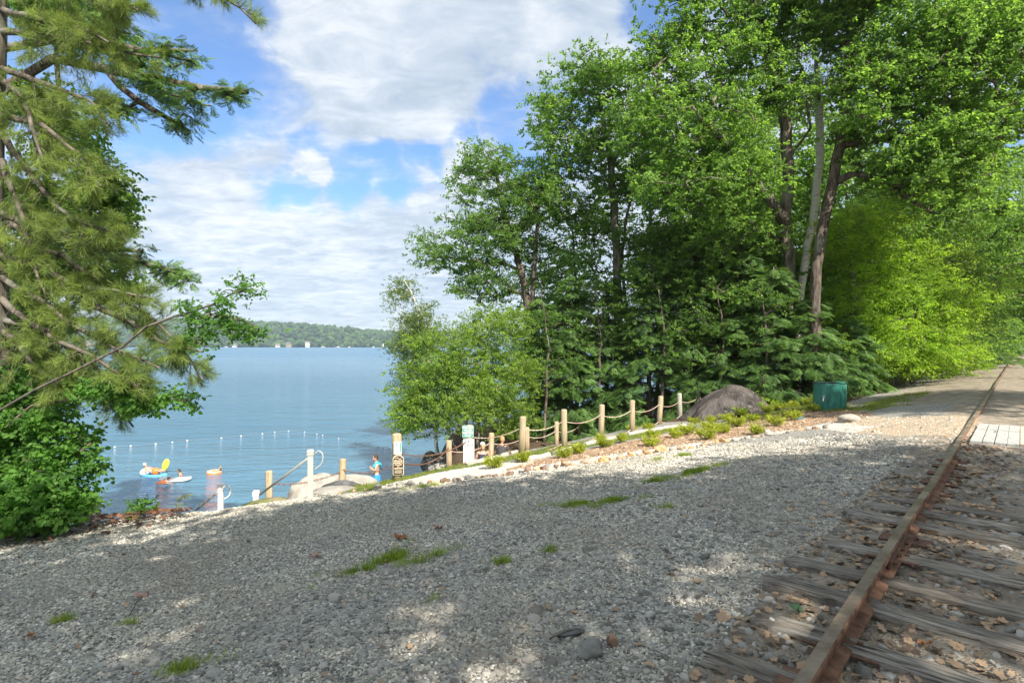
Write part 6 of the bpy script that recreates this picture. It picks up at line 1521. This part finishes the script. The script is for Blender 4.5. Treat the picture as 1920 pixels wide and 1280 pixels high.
p = atw(290, 891); fl = thing('float_lounger', 'blue and white inflatable lounger carrying the swimmer in a white cap', 'float', p, R(-8)); fl.scale = (.72,) * 3
MB().add(*torus(.55, .14, 30, 10, 1.25, .72)).build('tube', C_bl2, fl, True); MB().ellipsoid((-.68, 0, .2), (.26, .38, .26), 14, 8).build('headrest', C_white, fl, True); MB().ellipsoid((.1, 0, 0), (.6, .34, .06), 14, 6).build('seat', C_bl2, fl, True)
person('person in a white cap lying back on the blue float', p + Vector((-.1, .02, .12)), R(-8), 'recline', .72, M_skin, M_hairb, False, (('cap', C_white), ('trunks', C_bl2)))
p = atw(296, 889, WATER); o = MB().ellipsoid((0, 0, 0), (.18, .18, .18), 18, 12).build('beach_ball', C_or, None, True, label='round orange beach ball held beside the blue float', category='ball'); o.location = p + Vector((.05, -.25, .2))
o = MB().ellipsoid((0, 0, 0), (.16, .07, .30), 16, 10).build('inflatable_paddle', C_yel, None, True, label='upright yellow-green oval inflatable behind the orange ball', category='pool toy'); o.location = atw(308, 888) + Vector((0, .1, .42)); o.rotation_euler = (0, R(22), 0)
o = thing('float_mat', 'long clear-white inflatable mat nearest the shore', 'float', atw(330, 902), R(14)); o.scale = (.74,) * 3
def f_vin(t):
    n = t.noise(objc(t), 6, 3); return t.N('ShaderNodeBsdfPrincipled', {'Base Color': (.70, .72, .76, 1), 'Roughness': .25, 'Transmission Weight': .25, 'Normal': t.bump(n, .3, .03)}).outputs[0]
M_vin = mat('clear_vinyl', f_vin)
for k in range(5): MB().tube([(-.85 + .04 * abs(k - 2), -.3 + k * .15, .06), (-.4, -.3 + k * .15, .10), (.4, -.3 + k * .15, .10), (.85 - .04 * abs(k - 2), -.3 + k * .15, .14)], [.07, .09, .09, .06], 10).build('air_chamber', M_vin, o, True)
MB().ellipsoid((-.7, 0, .2), (.2, .38, .14), 14, 8).build('pillow', M_vin, o, True)
person('person behind the clear-white mat, only head and shoulders above it', atw(338, 893) + Vector((0, .15, -.35)), R(200), 'sit', .75, M_skin2, M_hairb, False, (('suit', C_pink),))
person('dark-haired swimmer in orange shirt face down in the water by the mat', atw(297, 905) + Vector((0, 0, .03)), R(0), 'swim', .8, M_skin, M_hairb, False, (('shirt', C_or),))

# ------------------------------------------------------------------ air
hz = MB().box((0, 900, 48), (4800, 2600, 112)).mesh('haze'); 
def f_haze(): 
    m = bpy.data.materials.new('haze'); m.use_nodes = True; t = NT(m.node_tree); o = t.N('ShaderNodeOutputMaterial')
    v = t.N('ShaderNodeVolumePrincipled', {'Color': (.80, .88, 1, 1), 'Density': .00017, 'Anisotropy': .2}); t.l.new(v.outputs[0], o.inputs['Volume']); return m
link('haze', hz, f_haze(), kind='stuff')
